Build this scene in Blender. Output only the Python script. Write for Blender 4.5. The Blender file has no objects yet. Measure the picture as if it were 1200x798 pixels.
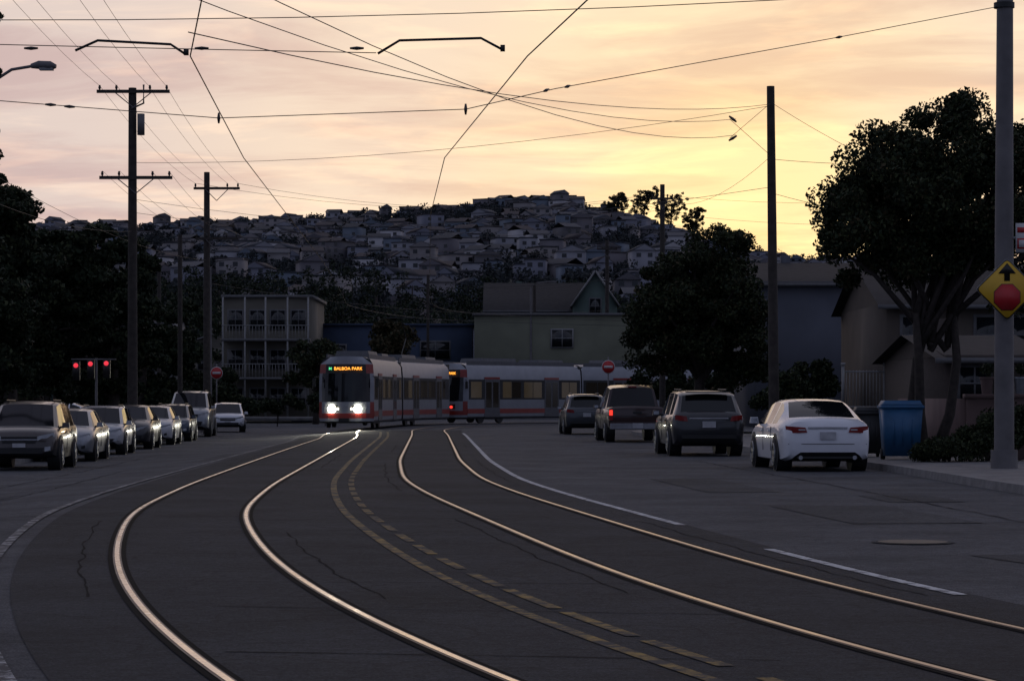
import bpy, bmesh, math, random
import numpy as np
from mathutils import Matrix, Vector
random.seed(7); np.random.seed(7)
R=math.radians
scene=bpy.context.scene
col=scene.collection

# ---------------------------------------------------------------- materials
MATS={}
def nodes_of(name):
    m=bpy.data.materials.new(name); m.use_nodes=True
    nt=m.node_tree; b=nt.nodes['Principled BSDF']
    return m,nt,b
def mat(name,c,rough=0.7,metal=0.0,var=0.15,scale=6.0,bump=0.0,spec=0.5,coat=0.0,emit=None,es=0.0):
    if name in MATS: return MATS[name]
    m,nt,b=nodes_of(name)
    b.inputs['Roughness'].default_value=rough; b.inputs['Metallic'].default_value=metal
    b.inputs['Specular IOR Level'].default_value=spec
    b.inputs['Coat Weight'].default_value=coat; b.inputs['Coat Roughness'].default_value=0.05
    tc=nt.nodes.new('ShaderNodeTexCoord'); n=nt.nodes.new('ShaderNodeTexNoise')
    n.inputs['Scale'].default_value=scale; n.inputs['Detail'].default_value=6
    nt.links.new(tc.outputs['Object'],n.inputs['Vector'])
    r=nt.nodes.new('ShaderNodeValToRGB')
    r.color_ramp.elements[0].position=0.3; r.color_ramp.elements[1].position=0.7
    r.color_ramp.elements[0].color=(*[v*(1-var) for v in c],1); r.color_ramp.elements[1].color=(*[min(1,v*(1+var)) for v in c],1)
    nt.links.new(n.outputs['Fac'],r.inputs['Fac']); nt.links.new(r.outputs['Color'],b.inputs['Base Color'])
    if bump>0:
        bp=nt.nodes.new('ShaderNodeBump'); bp.inputs['Strength'].default_value=bump; bp.inputs['Distance'].default_value=0.02
        nt.links.new(n.outputs['Fac'],bp.inputs['Height']); nt.links.new(bp.outputs['Normal'],b.inputs['Normal'])
    if emit:
        b.inputs['Emission Color'].default_value=(*emit,1); b.inputs['Emission Strength'].default_value=es
    MATS[name]=m; return m

def asphalt(name,c,crack=0.5,fine=60.0,rough=0.85,spec=.18):
    m,nt,b=nodes_of(name); L=nt.links
    tc=nt.nodes.new('ShaderNodeTexCoord')
    n1=nt.nodes.new('ShaderNodeTexNoise'); n1.inputs['Scale'].default_value=0.45; n1.inputs['Detail'].default_value=9; n1.inputs['Roughness'].default_value=0.7
    n2=nt.nodes.new('ShaderNodeTexNoise'); n2.inputs['Scale'].default_value=fine; n2.inputs['Detail'].default_value=4
    n3=nt.nodes.new('ShaderNodeTexNoise'); n3.inputs['Scale'].default_value=9; n3.inputs['Detail'].default_value=6; n3.inputs['Roughness'].default_value=0.7
    nw=nt.nodes.new('ShaderNodeTexNoise'); nw.inputs['Scale'].default_value=1.2; nw.inputs['Detail'].default_value=4
    for n in (n1,n2,nw,n3): L.new(tc.outputs['Object'],n.inputs['Vector'])
    mx=nt.nodes.new('ShaderNodeVectorMath'); mx.operation='MULTIPLY_ADD'
    mx.inputs[1].default_value=(0.9,0.9,0.9); L.new(nw.outputs['Color'],mx.inputs[0]); L.new(tc.outputs['Object'],mx.inputs[2])
    v=nt.nodes.new('ShaderNodeTexVoronoi'); v.feature='DISTANCE_TO_EDGE'; v.inputs['Scale'].default_value=0.6
    L.new(mx.outputs[0],v.inputs['Vector'])
    cr=nt.nodes.new('ShaderNodeMapRange'); cr.inputs['From Min'].default_value=0.0; cr.inputs['From Max'].default_value=0.016
    cr.inputs['To Min'].default_value=1-crack; cr.inputs['To Max'].default_value=1.0
    L.new(v.outputs['Distance'],cr.inputs['Value'])
    r=nt.nodes.new('ShaderNodeValToRGB'); e=r.color_ramp.elements
    e[0].position=0.3; e[1].position=0.72
    e[0].color=(*[x*0.55 for x in c],1); e[1].color=(*[x*1.45 for x in c],1)
    L.new(n1.outputs['Fac'],r.inputs['Fac'])
    f=nt.nodes.new('ShaderNodeMapRange'); f.inputs['From Min'].default_value=0.3; f.inputs['From Max'].default_value=0.7
    f.inputs['To Min'].default_value=0.35; f.inputs['To Max'].default_value=1.75; L.new(n2.outputs['Fac'],f.inputs['Value'])
    f3=nt.nodes.new('ShaderNodeMapRange'); f3.inputs['From Min'].default_value=0.3; f3.inputs['From Max'].default_value=0.7
    f3.inputs['To Min'].default_value=0.6; f3.inputs['To Max'].default_value=1.4; L.new(n3.outputs['Fac'],f3.inputs['Value'])
    mu=nt.nodes.new('ShaderNodeMath'); mu.operation='MULTIPLY'; L.new(f.outputs[0],mu.inputs[0]); L.new(cr.outputs[0],mu.inputs[1])
    mu2=nt.nodes.new('ShaderNodeMath'); mu2.operation='MULTIPLY'; L.new(mu.outputs[0],mu2.inputs[0]); L.new(f3.outputs[0],mu2.inputs[1])
    vm=nt.nodes.new('ShaderNodeVectorMath'); vm.operation='SCALE'; L.new(r.outputs['Color'],vm.inputs[0]); L.new(mu2.outputs[0],vm.inputs['Scale'])
    L.new(vm.outputs[0],b.inputs['Base Color'])
    b.inputs['Roughness'].default_value=rough; b.inputs['Specular IOR Level'].default_value=spec
    bp=nt.nodes.new('ShaderNodeBump'); bp.inputs['Strength'].default_value=0.7; bp.inputs['Distance'].default_value=0.01
    L.new(mu2.outputs[0],bp.inputs['Height']); L.new(bp.outputs['Normal'],b.inputs['Normal'])
    MATS[name]=m; return m

def worn_paint(name,c,under,thr=0.5,scale=3.0):
    m,nt,b=nodes_of(name); L=nt.links
    tc=nt.nodes.new('ShaderNodeTexCoord')
    n1=nt.nodes.new('ShaderNodeTexNoise'); n1.inputs['Scale'].default_value=scale; n1.inputs['Detail'].default_value=10; n1.inputs['Roughness'].default_value=0.8
    L.new(tc.outputs['Object'],n1.inputs['Vector'])
    r=nt.nodes.new('ShaderNodeValToRGB'); e=r.color_ramp.elements
    e[0].position=thr-0.05; e[1].position=thr+0.07; e[0].color=(*under,1); e[1].color=(*c,1)
    L.new(n1.outputs['Fac'],r.inputs['Fac']); L.new(r.outputs['Color'],b.inputs['Base Color'])
    b.inputs['Roughness'].default_value=0.8; b.inputs['Specular IOR Level'].default_value=0.2
    MATS[name]=m; return m
def rail_mat(name,c,r0,r1):
    m,nt,b=nodes_of(name); L=nt.links
    tc=nt.nodes.new('ShaderNodeTexCoord'); n=nt.nodes.new('ShaderNodeTexNoise'); n.inputs['Scale'].default_value=1.1; n.inputs['Detail'].default_value=8; n.inputs['Roughness'].default_value=.7
    L.new(tc.outputs['Object'],n.inputs['Vector'])
    mr=nt.nodes.new('ShaderNodeMapRange'); mr.inputs['From Min'].default_value=.3; mr.inputs['From Max'].default_value=.7; mr.inputs['To Min'].default_value=r0; mr.inputs['To Max'].default_value=r1
    L.new(n.outputs['Fac'],mr.inputs['Value']); L.new(mr.outputs[0],b.inputs['Roughness'])
    b.inputs['Metallic'].default_value=1; b.inputs['Base Color'].default_value=(*c,1)
    bp=nt.nodes.new('ShaderNodeBump'); bp.inputs['Strength'].default_value=.25; bp.inputs['Distance'].default_value=.01
    n2=nt.nodes.new('ShaderNodeTexNoise'); n2.inputs['Scale'].default_value=14; L.new(tc.outputs['Object'],n2.inputs['Vector'])
    L.new(n2.outputs['Fac'],bp.inputs['Height']); L.new(bp.outputs['Normal'],b.inputs['Normal'])
    MATS[name]=m; return m

M_track=asphalt('track_asphalt',(0.027,0.029,0.034),0.45)
M_road=asphalt('lane_asphalt',(0.070,0.072,0.080),0.3)
M_patch=asphalt('patch_asphalt',(0.050,0.052,0.057),0.1)
M_tar=mat('tar_seam',(.013,.013,.014),.95,var=.3,spec=.05)
M_walk=mat('sidewalk_concrete',(0.14,0.135,0.135),0.85,var=0.25,scale=2,bump=0.2)
M_kerb=mat('kerb_concrete',(0.15,0.145,0.145),0.85,var=0.3,scale=4,bump=0.2)
M_ground=mat('earth',(0.025,0.028,0.022),0.95,var=0.4,scale=0.15)
M_white=worn_paint('white_road_paint',(0.55,0.55,0.55),(0.08,0.08,0.085),0.46,5)
M_whitew=worn_paint('worn_white_road_paint',(0.40,0.40,0.40),(0.045,0.045,0.05),0.53,4)
M_yel=worn_paint('yellow_road_paint',(0.27,0.18,0.05),(0.029,0.030,0.034),0.515,3.2)
M_rail=rail_mat('polished_rail_steel',(0.80,0.70,0.58),.16,.38)
M_railb=rail_mat('darker_rail_steel',(0.52,0.42,0.32),.2,.45)  # darker, slightly rougher steel for the second track
M_raild=rail_mat('dull_rail_steel',(0.13,0.11,0.10),.45,.65)
M_groove=mat('rail_groove',(0.010,0.010,0.010),0.95,spec=.05)
M_iron=mat('cast_iron',(0.05,0.048,0.045),0.6,0.5)
M_tyre=mat('tyre_rubber',(0.012,0.012,0.013),0.85)
M_rim=mat('wheel_alloy',(0.26,0.27,0.29),0.4,0.9)
M_black=mat('black_trim',(0.012,0.012,0.013),0.5)
M_glass=mat('car_glass',(0.006,0.007,0.009),0.05,0,0.05,spec=0.4)
M_tail=mat('tail_lamp',(0.2,0.010,0.010),0.2,coat=0.5)
M_tailon=mat('tail_lamp_lit',(0.4,0.01,0.01),0.2,emit=(1,0.05,0.03),es=1.2)
M_head=mat('head_lamp',(0.45,0.47,0.50),0.12,0.3,coat=1.0)
M_plate=mat('licence_plate',(0.4,0.4,0.42),0.5)
M_chrome=mat('chrome',(0.45,0.45,0.47),0.2,1.0)
M_wood=mat('utility_pole_wood',(0.04,0.033,0.029),0.9,var=0.35,scale=5,bump=0.3)
M_steelpole=mat('painted_steel_pole',(0.13,0.122,0.125),0.6,0.2,var=0.2,scale=3)
M_wire=mat('wire',(0.012,0.012,0.014),0.6)
M_ins=mat('insulator',(0.03,0.025,0.022),0.4)
M_bark=mat('bark',(0.032,0.025,0.021),0.95,var=0.4,scale=9,bump=0.5)
M_leafA=mat('leaf_dark',(0.016,0.024,0.012),0.7,var=0.3,scale=1.5,spec=.15)
M_leafB=mat('leaf_mid',(0.036,0.044,0.018),0.65,var=0.3,scale=1.5,spec=.15)
M_leafC=mat('leaf_brown',(0.05,0.04,0.02),0.7,var=0.3,scale=1.5,spec=.15)
M_farA=mat('far_foliage_dark',(0.032,0.037,0.040),0.9,var=0.3,scale=0.05,spec=.1)  # paler and bluer than near leaves, distance haze put into the colour
M_farB=mat('far_foliage_mid',(0.047,0.054,0.055),0.9,var=0.3,scale=0.05,spec=.1)  # lighter foliage tone, also with haze in its colour
M_win=mat('window_glass',(0.010,0.012,0.015),0.08,spec=0.45)
M_trim=mat('window_trim',(0.22,0.22,0.22),0.6)
M_trimd=mat('dull_trim',(0.11,0.11,0.115),0.7)
M_roof=mat('roof_shingle',(0.024,0.023,0.025),0.9,var=0.25,scale=3,bump=0.3,spec=.2)

# ---------------------------------------------------------------- mesh builder
class MB:
    def __init__(s): s.v=[];s.f=[];s.m=[];s.mats=[];s.M=Matrix.Identity(4);s.bulk=[]
    def mi(s,m):
        if m not in s.mats: s.mats.append(m)
        return s.mats.index(m)
    def add(s,vs,fs,m):
        o=len(s.v); s.v+= [tuple(s.M@Vector(p)) for p in vs]
        for f in fs: s.f.append(tuple(o+i for i in f)); s.m.append(s.mi(m))
    def quad(s,a,b,c,d,m): s.add([a,b,c,d],[(0,1,2,3)],m)
    def box(s,c,sz,m,rz=0,tx=1,ty=1,rot=None):
        x,y,z=[q/2 for q in sz]
        vs=[Vector((sx*x*(tx if k else 1),sy*y*(ty if k else 1),(z if k else -z))) for k in (0,1) for sx,sy in ((-1,-1),(1,-1),(1,1),(-1,1))]
        Rm=rot if rot is not None else Matrix.Rotation(rz,3,'Z')
        vs=[Vector(c)+Rm@v for v in vs]
        s.add(vs,[(3,2,1,0),(4,5,6,7),(0,1,5,4),(1,2,6,5),(2,3,7,6),(3,0,4,7)],m)
    def tube(s,pts,rad,m,n=8,cap=True):
        pts=[Vector(p) for p in pts]
        if not hasattr(rad,'__len__'): rad=[rad]*len(pts)
        vs=[];fs=[]
        for i,p in enumerate(pts):
            t=(pts[min(i+1,len(pts)-1)]-pts[max(i-1,0)]).normalized()
            u=t.cross(Vector((0,0,1)) if abs(t.z)<0.9 else Vector((1,0,0))).normalized(); w=t.cross(u)
            for k in range(n):
                a=2*math.pi*k/n; vs.append(p+(u*math.cos(a)+w*math.sin(a))*rad[i])
        for i in range(len(pts)-1):
            for k in range(n):
                fs.append((i*n+k,i*n+(k+1)%n,(i+1)*n+(k+1)%n,(i+1)*n+k))
        if cap: fs.append(tuple(range(n))[::-1]); fs.append(tuple((len(pts)-1)*n+k for k in range(n)))
        s.add(vs,fs,m)
    def prism(s,poly,axis_y0,axis_y1,m):
        n=len(poly); vs=[(p[0],axis_y0,p[1]) for p in poly]+[(p[0],axis_y1,p[1]) for p in poly]
        fs=[tuple(range(n)),tuple(range(n,2*n))[::-1]]+[(i,i+n,(i+1)%n+n,(i+1)%n) for i in range(n)]
        s.add(vs,fs,m)
    def obj(s,name,smooth=False,angle=35,recalc=True):
        nv=len(s.v); V=np.array(s.v,dtype=np.float64).reshape(-1,3)
        me=bpy.data.meshes.new(name)
        if s.bulk:
            Vb=np.concatenate([b[0] for b in s.bulk]); Q=[];mm=[]
            o=nv
            for b,mi in s.bulk:
                k=len(b)//4; Q.append(np.arange(k*4).reshape(-1,4)+o); mm.append(np.full(k,mi)); o+=len(b)
            V=np.concatenate([V,Vb]) if nv else Vb
            Q=np.concatenate(Q); mm=np.concatenate(mm)
        else: Q=np.zeros((0,4),int); mm=np.zeros(0,int)
        ls=[];st=[];tot=0
        for f in s.f: st.append(tot); ls+=list(f); tot+=len(f)
        st=np.array(st+list(tot+4*np.arange(len(Q))),dtype=np.int32)
        ls=np.array(ls+list(Q.ravel()),dtype=np.int32)
        me.vertices.add(len(V)); me.vertices.foreach_set('co',V.astype(np.float32).ravel())
        me.loops.add(len(ls)); me.loops.foreach_set('vertex_index',ls)
        me.polygons.add(len(st)); me.polygons.foreach_set('loop_start',st)
        me.polygons.foreach_set('material_index',np.array(list(s.m)+list(mm),dtype=np.int32))
        me.update(calc_edges=True); me.validate()
        for m in s.mats: me.materials.append(m)
        if recalc and not s.bulk:
            bm=bmesh.new(); bm.from_mesh(me); bmesh.ops.recalc_face_normals(bm,faces=bm.faces)
            if smooth:
                for f in bm.faces: f.smooth=True
                for e in bm.edges:
                    if len(e.link_faces)!=2 or e.link_faces[0].material_index!=e.link_faces[1].material_index or e.calc_face_angle(0)>R(angle): e.smooth=False
            bm.to_mesh(me); bm.free()
        ob=bpy.data.objects.new(name,me); col.objects.link(ob); return ob
def leaves(mb,C,Rd,n,size,m,flat=1.0):
    idx=np.random.randint(0,len(C),n)
    d=np.random.normal(size=(n,3)); d/=np.linalg.norm(d,axis=1)[:,None]
    r=np.random.rand(n,1)**0.45
    P=C[idx]+d*r*Rd[idx]
    a=np.random.normal(size=(n,3)); a/=np.linalg.norm(a,axis=1)[:,None]
    b=np.cross(a,np.random.normal(size=(n,3))); b/=np.linalg.norm(b,axis=1)[:,None]
    sz=size*(0.6+0.8*np.random.rand(n,1))
    a=a*sz; b=b*sz*0.55*flat
    Q=np.stack([P-a*.5,P+b*.5,P+a*.5,P-b*.5],axis=1).reshape(-1,3)
    mb.bulk.append((Q,mb.mi(m)))

# ---------------------------------------------------------------- terrain
HX=[-900,-500,-300,-217,-175,-100,-50,0,30,60,100,150,200,300,500,900]
HH=[70,88,97,99,100,101,104,109,110,105,94,81,75,70,60,50]
def g(x,y):
    x=np.asarray(x,float); y=np.asarray(y,float)
    t=np.clip((-5.8-x)/5.0,0,1); t=t*t*(3-2*t)
    k=np.clip((260-y)/60,0,1)
    h=np.interp(x*1500/np.maximum(y,500),HX,HH)
    u=np.clip((y-400)/1100,0,1)**1.12
    back=np.clip(1-(y-1500)/2500,0.15,1)
    wav=2.2*np.sin(x*0.021+y*0.006)*np.clip((y-600)/400,0,1)
    return -0.28*t*k+h*u*back+wav
def gz(x,y): return float(g(x,y))

def interp(tab,y): return np.interp(y,[a for a,b in tab],[b for a,b in tab])
def gs(v,s):
    n=int(3*s); k=np.exp(-0.5*(np.arange(-n,n+1)/s)**2); k/=k.sum()
    p=np.concatenate([v[0]+(np.arange(-n,0))*(v[1]-v[0]),v,v[-1]+(np.arange(1,n+1))*(v[-1]-v[-2])])
    return np.convolve(p,k,'valid')
def smooth_poly(pts,step=0.6,sig=4.5):
    p=np.array(pts,float); d=np.r_[0,np.cumsum(np.linalg.norm(np.diff(p,axis=0),axis=1))]
    s=np.arange(0,d[-1],step); x=np.interp(s,d,p[:,0]); y=np.interp(s,d,p[:,1])
    return np.stack([gs(x,sig),gs(y,sig)],1)
def off(p,d):
    t=np.gradient(p,axis=0); t/=np.linalg.norm(t,axis=1)[:,None]
    return p+np.stack([t[:,1],-t[:,0]],1)*d
A=smooth_poly([(12.5,-25),(3.3,0),(-.84,13.55),(-1.53,16.4),(-2.25,19.6),(-3.1,24.5),(-4.25,33.2),(-4.82,43.7),(-5.15,53.7),(-6.6,97.5),(-7.7,115),(-7.9,122),(-7.0,133),(-4.8,144),(3.0,154),(12.5,160.5),(30,168),(70,180)])
B=smooth_poly([(15.5,-25),(6.9,0),(3.15,13.55),(2.53,16.3),(1.91,19.6),(1.31,23.75),(.41,31.25),(-.58,39.5),(-1.28,46.9),(-1.95,60.7),(-3.28,102.5),(-3.9,118),(-3.4,130),(.2,139),(8,149),(16,155.5),(32,162),(70,173)])
def strip(mb,p,w,h,m,y0=-1e9,y1=1e9,dash=None,side=0.0):
    a=off(p,side-w/2); b=off(p,side+w/2)
    s=np.r_[0,np.cumsum(np.linalg.norm(np.diff(p,axis=0),axis=1))]
    for i in range(len(p)-1):
        if p[i,1]<y0 or p[i+1,1]>y1: continue
        if dash and (s[i]%dash[0])>dash[1]: continue
        q=[a[i],b[i],b[i+1],a[i+1]]
        mb.add([(c[0],c[1],gz(c[0],c[1])+h) for c in q],[(0,1,2,3)],m)
# ground sheet
xs=np.unique(np.concatenate([np.linspace(-3500,-400,22),np.linspace(-400,-60,40),np.linspace(-60,60,81),np.linspace(60,400,40),np.linspace(400,3500,22)]))
ys=np.unique(np.concatenate([np.linspace(-600,-40,12),np.linspace(-40,260,76),np.linspace(260,1600,80),np.linspace(1600,6000,20)]))
X,Y=np.meshgrid(xs,ys); Z=g(X,Y)-0.07
me=bpy.data.meshes.new('ground'); nx=len(xs); ny=len(ys)
F=[(j*nx+i,j*nx+i+1,(j+1)*nx+i+1,(j+1)*nx+i) for j in range(ny-1) for i in range(nx-1)]
me.from_pydata(np.stack([X.ravel(),Y.ravel(),Z.ravel()],1).tolist(),[],F); me.materials.append(M_ground); me.shade_smooth()
col.objects.link(bpy.data.objects.new('ground',me))
# road
LT=[(-40,10),(0,-5),(13.5,-8.4),(25,-10.8),(33.6,-12),(43.7,-12.5),(62,-13.0),(97,-14.4),(132,-16),(150,-17),(156,-45),(180,-45)]
RT=[(-40,26),(0,14.5),(13.5,11.5),(25,9.4),(40,7.9),(52,7.65),(65,6.8),(86,5.7),(104,4.75),(110,5.6),(114,8.5),(116,60),(180,60)]
yy=np.arange(-38,178,1.0)
lx=gs(interp(LT,yy),2.0); rx=gs(interp(RT,yy),1.2)
def Lx(y): return float(np.interp(y,yy,lx))
def Rx(y): return float(np.interp(y,yy,rx))
mb=MB(); n=36
for j in range(len(yy)-1):
    for i in range(n):
        q=[]
        for (jj,ii) in ((j,i),(j,i+1),(j+1,i+1),(j+1,i)):
            x=lx[jj]+(rx[jj]-lx[jj])*ii/n; q.append((x,yy[jj],gz(x,yy[jj])))
        mb.add(q,[(0,1,2,3)],M_road)
mb.obj('road',recalc=False)
mb=MB(); ya=np.arange(-20,118,0.8)
AL=off(A,-1.62); BR=off(B,1.5)
al=np.interp(ya,AL[:,1],AL[:,0]); br=np.interp(ya,BR[:,1],BR[:,0])
for j in range(len(ya)-1):
    for i in range(12):
        q=[]
        for (jj,ii) in ((j,i),(j,i+1),(j+1,i+1),(j+1,i)):
            x=al[jj]+(br[jj]-al[jj])*ii/12; q.append((x,ya[jj],gz(x,ya[jj])+0.006))
        mb.add(q,[(0,1,2,3)],M_track)
mb.obj('track_bed',recalc=False)
mb=MB()
for (x,y,w,l,rz) in ((4.6,33,1.6,5,0.1),(3.4,44,1.2,7,0.08),(-8.8,40,1.4,6,0.05),(5.2,23,1.0,3,0.25),(-7.7,70,1.0,9,0.04),(5.9,38,1.1,2.5,.05)):
    c,s=math.cos(rz),math.sin(rz)
    mb.add([(x+c*a-s*b,y+s*a+c*b,gz(x+c*a-s*b,y+s*a+c*b)+0.006) for a,b in ((-w/2,-l/2),(w/2,-l/2),(w/2,l/2),(-w/2,l/2))],[(0,1,2,3)],M_patch)
def seam(pts,w=.03,h=.0095):
    p=np.array(pts,float); d=np.r_[0,np.cumsum(np.linalg.norm(np.diff(p,axis=0),axis=1))]
    s=np.arange(0,d[-1],.25); q=np.stack([np.interp(s,d,p[:,0]),np.interp(s,d,p[:,1])],1)
    if len(q)<8: return
    q+=np.random.normal(size=q.shape)*.007
    q+=np.stack([.02*np.sin(s*1.7+random.random()*6)+.012*np.sin(s*4.1),0*s],1)
    ww=w*(.4+np.random.rand(len(q)))
    t=np.gradient(q,axis=0); t/=np.linalg.norm(t,axis=1)[:,None]+1e-9; nn=np.stack([t[:,1],-t[:,0]],1)
    a=q-nn*ww[:,None]/2; b=q+nn*ww[:,None]/2
    for i in range(len(q)-1):
        mb.add([(c[0],c[1],gz(c[0],c[1])+h) for c in (a[i],b[i],b[i+1],a[i+1])],[(0,1,2,3)],M_tar)
for T in (A,B):
    for sd in (-1.05,1.1):
        q=off(T,sd); q=q[(q[:,1]>19)&(q[:,1]<100)]
        k0=0
        while k0<len(q)-20:
            k1=k0+random.randint(14,40); seam(q[k0:k1:4],.02); k0=k1+random.randint(12,45)
for yq in (15.2,18.5,21,24.7,28,32.5,37,43,50,58,69,81):
    a=float(np.interp(yq,ya,al)); b=float(np.interp(yq,ya,br)); sg=random.uniform(-.3,.3)
    u0=random.uniform(0,.3);u1=random.uniform(.6,1)
    seam([(a+(b-a)*(u0+(u1-u0)*k/4),yq+sg*k/2-.8*(u0+(u1-u0)*k/4)) for k in range(5)],.022)
for (x0,y0,x1,y1) in ((6.2,30,4.4,60),(-7.5,30,-9,60),(-9.5,35,-11,80),(3.4,30,7,31),(2.5,45,6.5,47),(-8,45,-12,46),(-7,27,-9.5,28)):
    seam([(x0,y0),((x0+x1)/2+.1,(y0+y1)/2),(x1,y1)],.03)
mb.obj('road_patches',recalc=False)
for nm,T,mr in (('tram_track',A,M_rail),('tram_track',B,M_railb)):
    mb=MB()
    for s in (-0.7175,0.7175):
        strip(mb,T,0.044,0.020,mr,-22,175,side=s)
        strip(mb,T,0.078,0.0165,M_raild,-22,175,side=s)
        strip(mb,T,0.17,0.0125,M_groove,-22,175,side=s)
    mb.obj(nm,recalc=False)
mb=MB()
ym=np.arange(-20,118,0.3)
am=np.interp(ym,A[:,1],A[:,0]); bmx=np.interp(ym,B[:,1],B[:,0]); MID=np.stack([(am+bmx)/2,ym],1)
strip(mb,MID,0.10,0.012,M_yel,-20,112,side=-0.16)
strip(mb,MID,0.10,0.012,M_yel,-20,112,dash=(2.1,1.65),side=0.14)
strip(mb,B,0.11,0.012,M_white,29.6,108,side=1.42)
strip(mb,B,0.11,0.012,M_white,18.9,25.2,side=1.38)
strip(mb,B,0.11,0.012,M_white,2,12,side=1.38)
strip(mb,A,0.10,0.012,M_whitew,-10,118,side=-1.84)
mb.obj('road_markings',recalc=False)
mb=MB()
def manhole(x,y,r):
    vs=[(x+r*math.cos(a*math.pi/12),y+r*math.sin(a*math.pi/12),gz(x,y)+0.014) for a in range(24)]
    mb.add(vs,[tuple(range(24))],M_iron)
    v2=[(x+q*math.cos(a*math.pi/12),y+q*math.sin(a*math.pi/12),gz(x,y)+0.010) for a in range(24) for q in (r,r+.07)]
    mb.add(v2,[(2*a,2*a+1,(2*a+3)%48,(2*a+2)%48) for a in range(24)],M_patch)
manhole(4.15,26.5,.36); manhole(-1.0,95,.35)
mb.obj('manhole_cover',recalc=False)
def walk(name,f,sgn,y0,y1,w):
    mb=MB(); y=np.arange(y0,y1,1.0)
    for j in range(len(y)-1):
        def P(yv,d,h): x=f(yv)+sgn*d; return (x,yv,gz(f(yv)+sgn*0.0,yv)+h)
        a,b=y[j],y[j+1]
        prof=[(0,-.02,0),(0.02,.14,0),(0.17,.145,0),(w,.16,1),(w+.01,-.1,1)]
        for k in range(len(prof)-1):
            d0,h0,_=prof[k]; d1,h1,_=prof[k+1]
            mb.add([P(a,d0,h0),P(a,d1,h1),P(b,d1,h1),P(b,d0,h0)],[(0,1,2,3)],M_kerb if k<2 else M_walk)
        if j%2==0: mb.add([P(a,.18,.152),P(a,w-.02,.165),P(a+.03,w-.02,.165),P(a+.03,.18,.152)],[(0,1,2,3)],M_tar)
    mb.obj(name,recalc=False)
walk('sidewalk',Rx,1,-30,110,3.4)
walk('sidewalk',Lx,-1,-30,150,3.0)
mb=MB(); mb.box((8,181,0.02),(130,5,0.26),M_walk); mb.obj('sidewalk')

# ---------------------------------------------------------------- vehicles
SED=[(0,.66,.40,.70,.78,.55,'b','b'),(.03,.78,.33,.82,.90,.62,'b','b'),(.10,.85,.27,.92,1.02,.68,'b','b'),(.25,.89,.24,.96,1.08,.71,'b','b'),(.72,.92,.20,.98,1.10,.72,'b','g'),
 (1.12,.92,.20,.97,1.29,.66,'g','g'),(1.5,.92,.20,.96,1.42,.60,'g','b'),(1.75,.92,.20,.96,1.45,.60,'b','b'),(1.83,.92,.20,.96,1.455,.60,'g','b'),
 (2.5,.92,.20,.95,1.46,.61,'b','b'),(2.6,.92,.20,.95,1.455,.61,'g','b'),(3.1,.92,.20,.94,1.40,.60,'g','g'),(3.75,.92,.20,.93,.99,.74,'b','b'),
 (4.2,.91,.21,.88,.94,.74,'b','b'),(4.55,.89,.23,.81,.86,.72,'b','b'),(4.74,.83,.26,.73,.77,.66,'b','b'),(4.83,.74,.29,.65,.68,.58,'b','b'),(4.87,.64,.33,.58,.60,.5,'b','b')]
SUV=[(0,.72,.50,.80,.90,.60,'b','b'),(.04,.83,.40,.95,1.04,.70,'b','b'),(.10,.89,.34,1.04,1.11,.75,'b','b'),(.16,.91,.30,1.07,1.14,.76,'b','g'),(.46,.92,.26,1.07,1.56,.67,'b','b'),
 (.62,.92,.26,1.07,1.63,.67,'g','b'),(1.25,.92,.26,1.06,1.67,.67,'b','b'),(1.34,.93,.26,1.06,1.67,.67,'g','b'),(2.25,.93,.26,1.04,1.68,.67,'b','b'),
 (2.34,.93,.26,1.04,1.68,.67,'g','b'),(2.95,.93,.26,1.02,1.61,.65,'g','g'),(3.68,.92,.28,1.0,1.08,.77,'b','b'),(4.15,.91,.30,.98,1.04,.77,'b','b'),(4.42,.89,.33,.93,.98,.75,'b','b'),
 (4.58,.85,.36,.85,.89,.70,'b','b'),(4.66,.79,.40,.75,.79,.64,'b','b'),(4.70,.70,.44,.66,.69,.56,'b','b')]
TRK=[(0,.93,.55,1.02,1.14,.84,'b','b'),(.05,.97,.48,1.08,1.20,.86,'b','d'),(1.70,.98,.45,1.08,1.20,.86,'b','d'),(1.74,.98,.45,1.10,1.22,.84,'b','g'),
 (1.88,.98,.42,1.12,1.84,.70,'g','b'),(2.75,.98,.40,1.12,1.93,.71,'b','b'),(2.85,.98,.40,1.12,1.93,.71,'g','b'),(3.65,.98,.40,1.12,1.88,.70,'g','g'),
 (4.35,.98,.42,1.12,1.22,.84,'b','b'),(5.35,.96,.46,1.08,1.16,.82,'b','b'),(5.65,.93,.48,1.0,1.05,.80,'b','b'),(5.72,.85,.52,.85,.90,.74,'b','b')]
def bodyd(st,x,z,front):
    seq=list(reversed(st)) if front else st
    prev=None
    for s in seq:
        w=s[1]*(.97 if z<s[3]-.05 else .9)
        if abs(x)<=w and s[2]<=z<=s[4]: return s[0] if prev is None else (s[0]*.5+prev[0]*.5)
        prev=s
    return seq[0][0]
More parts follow.
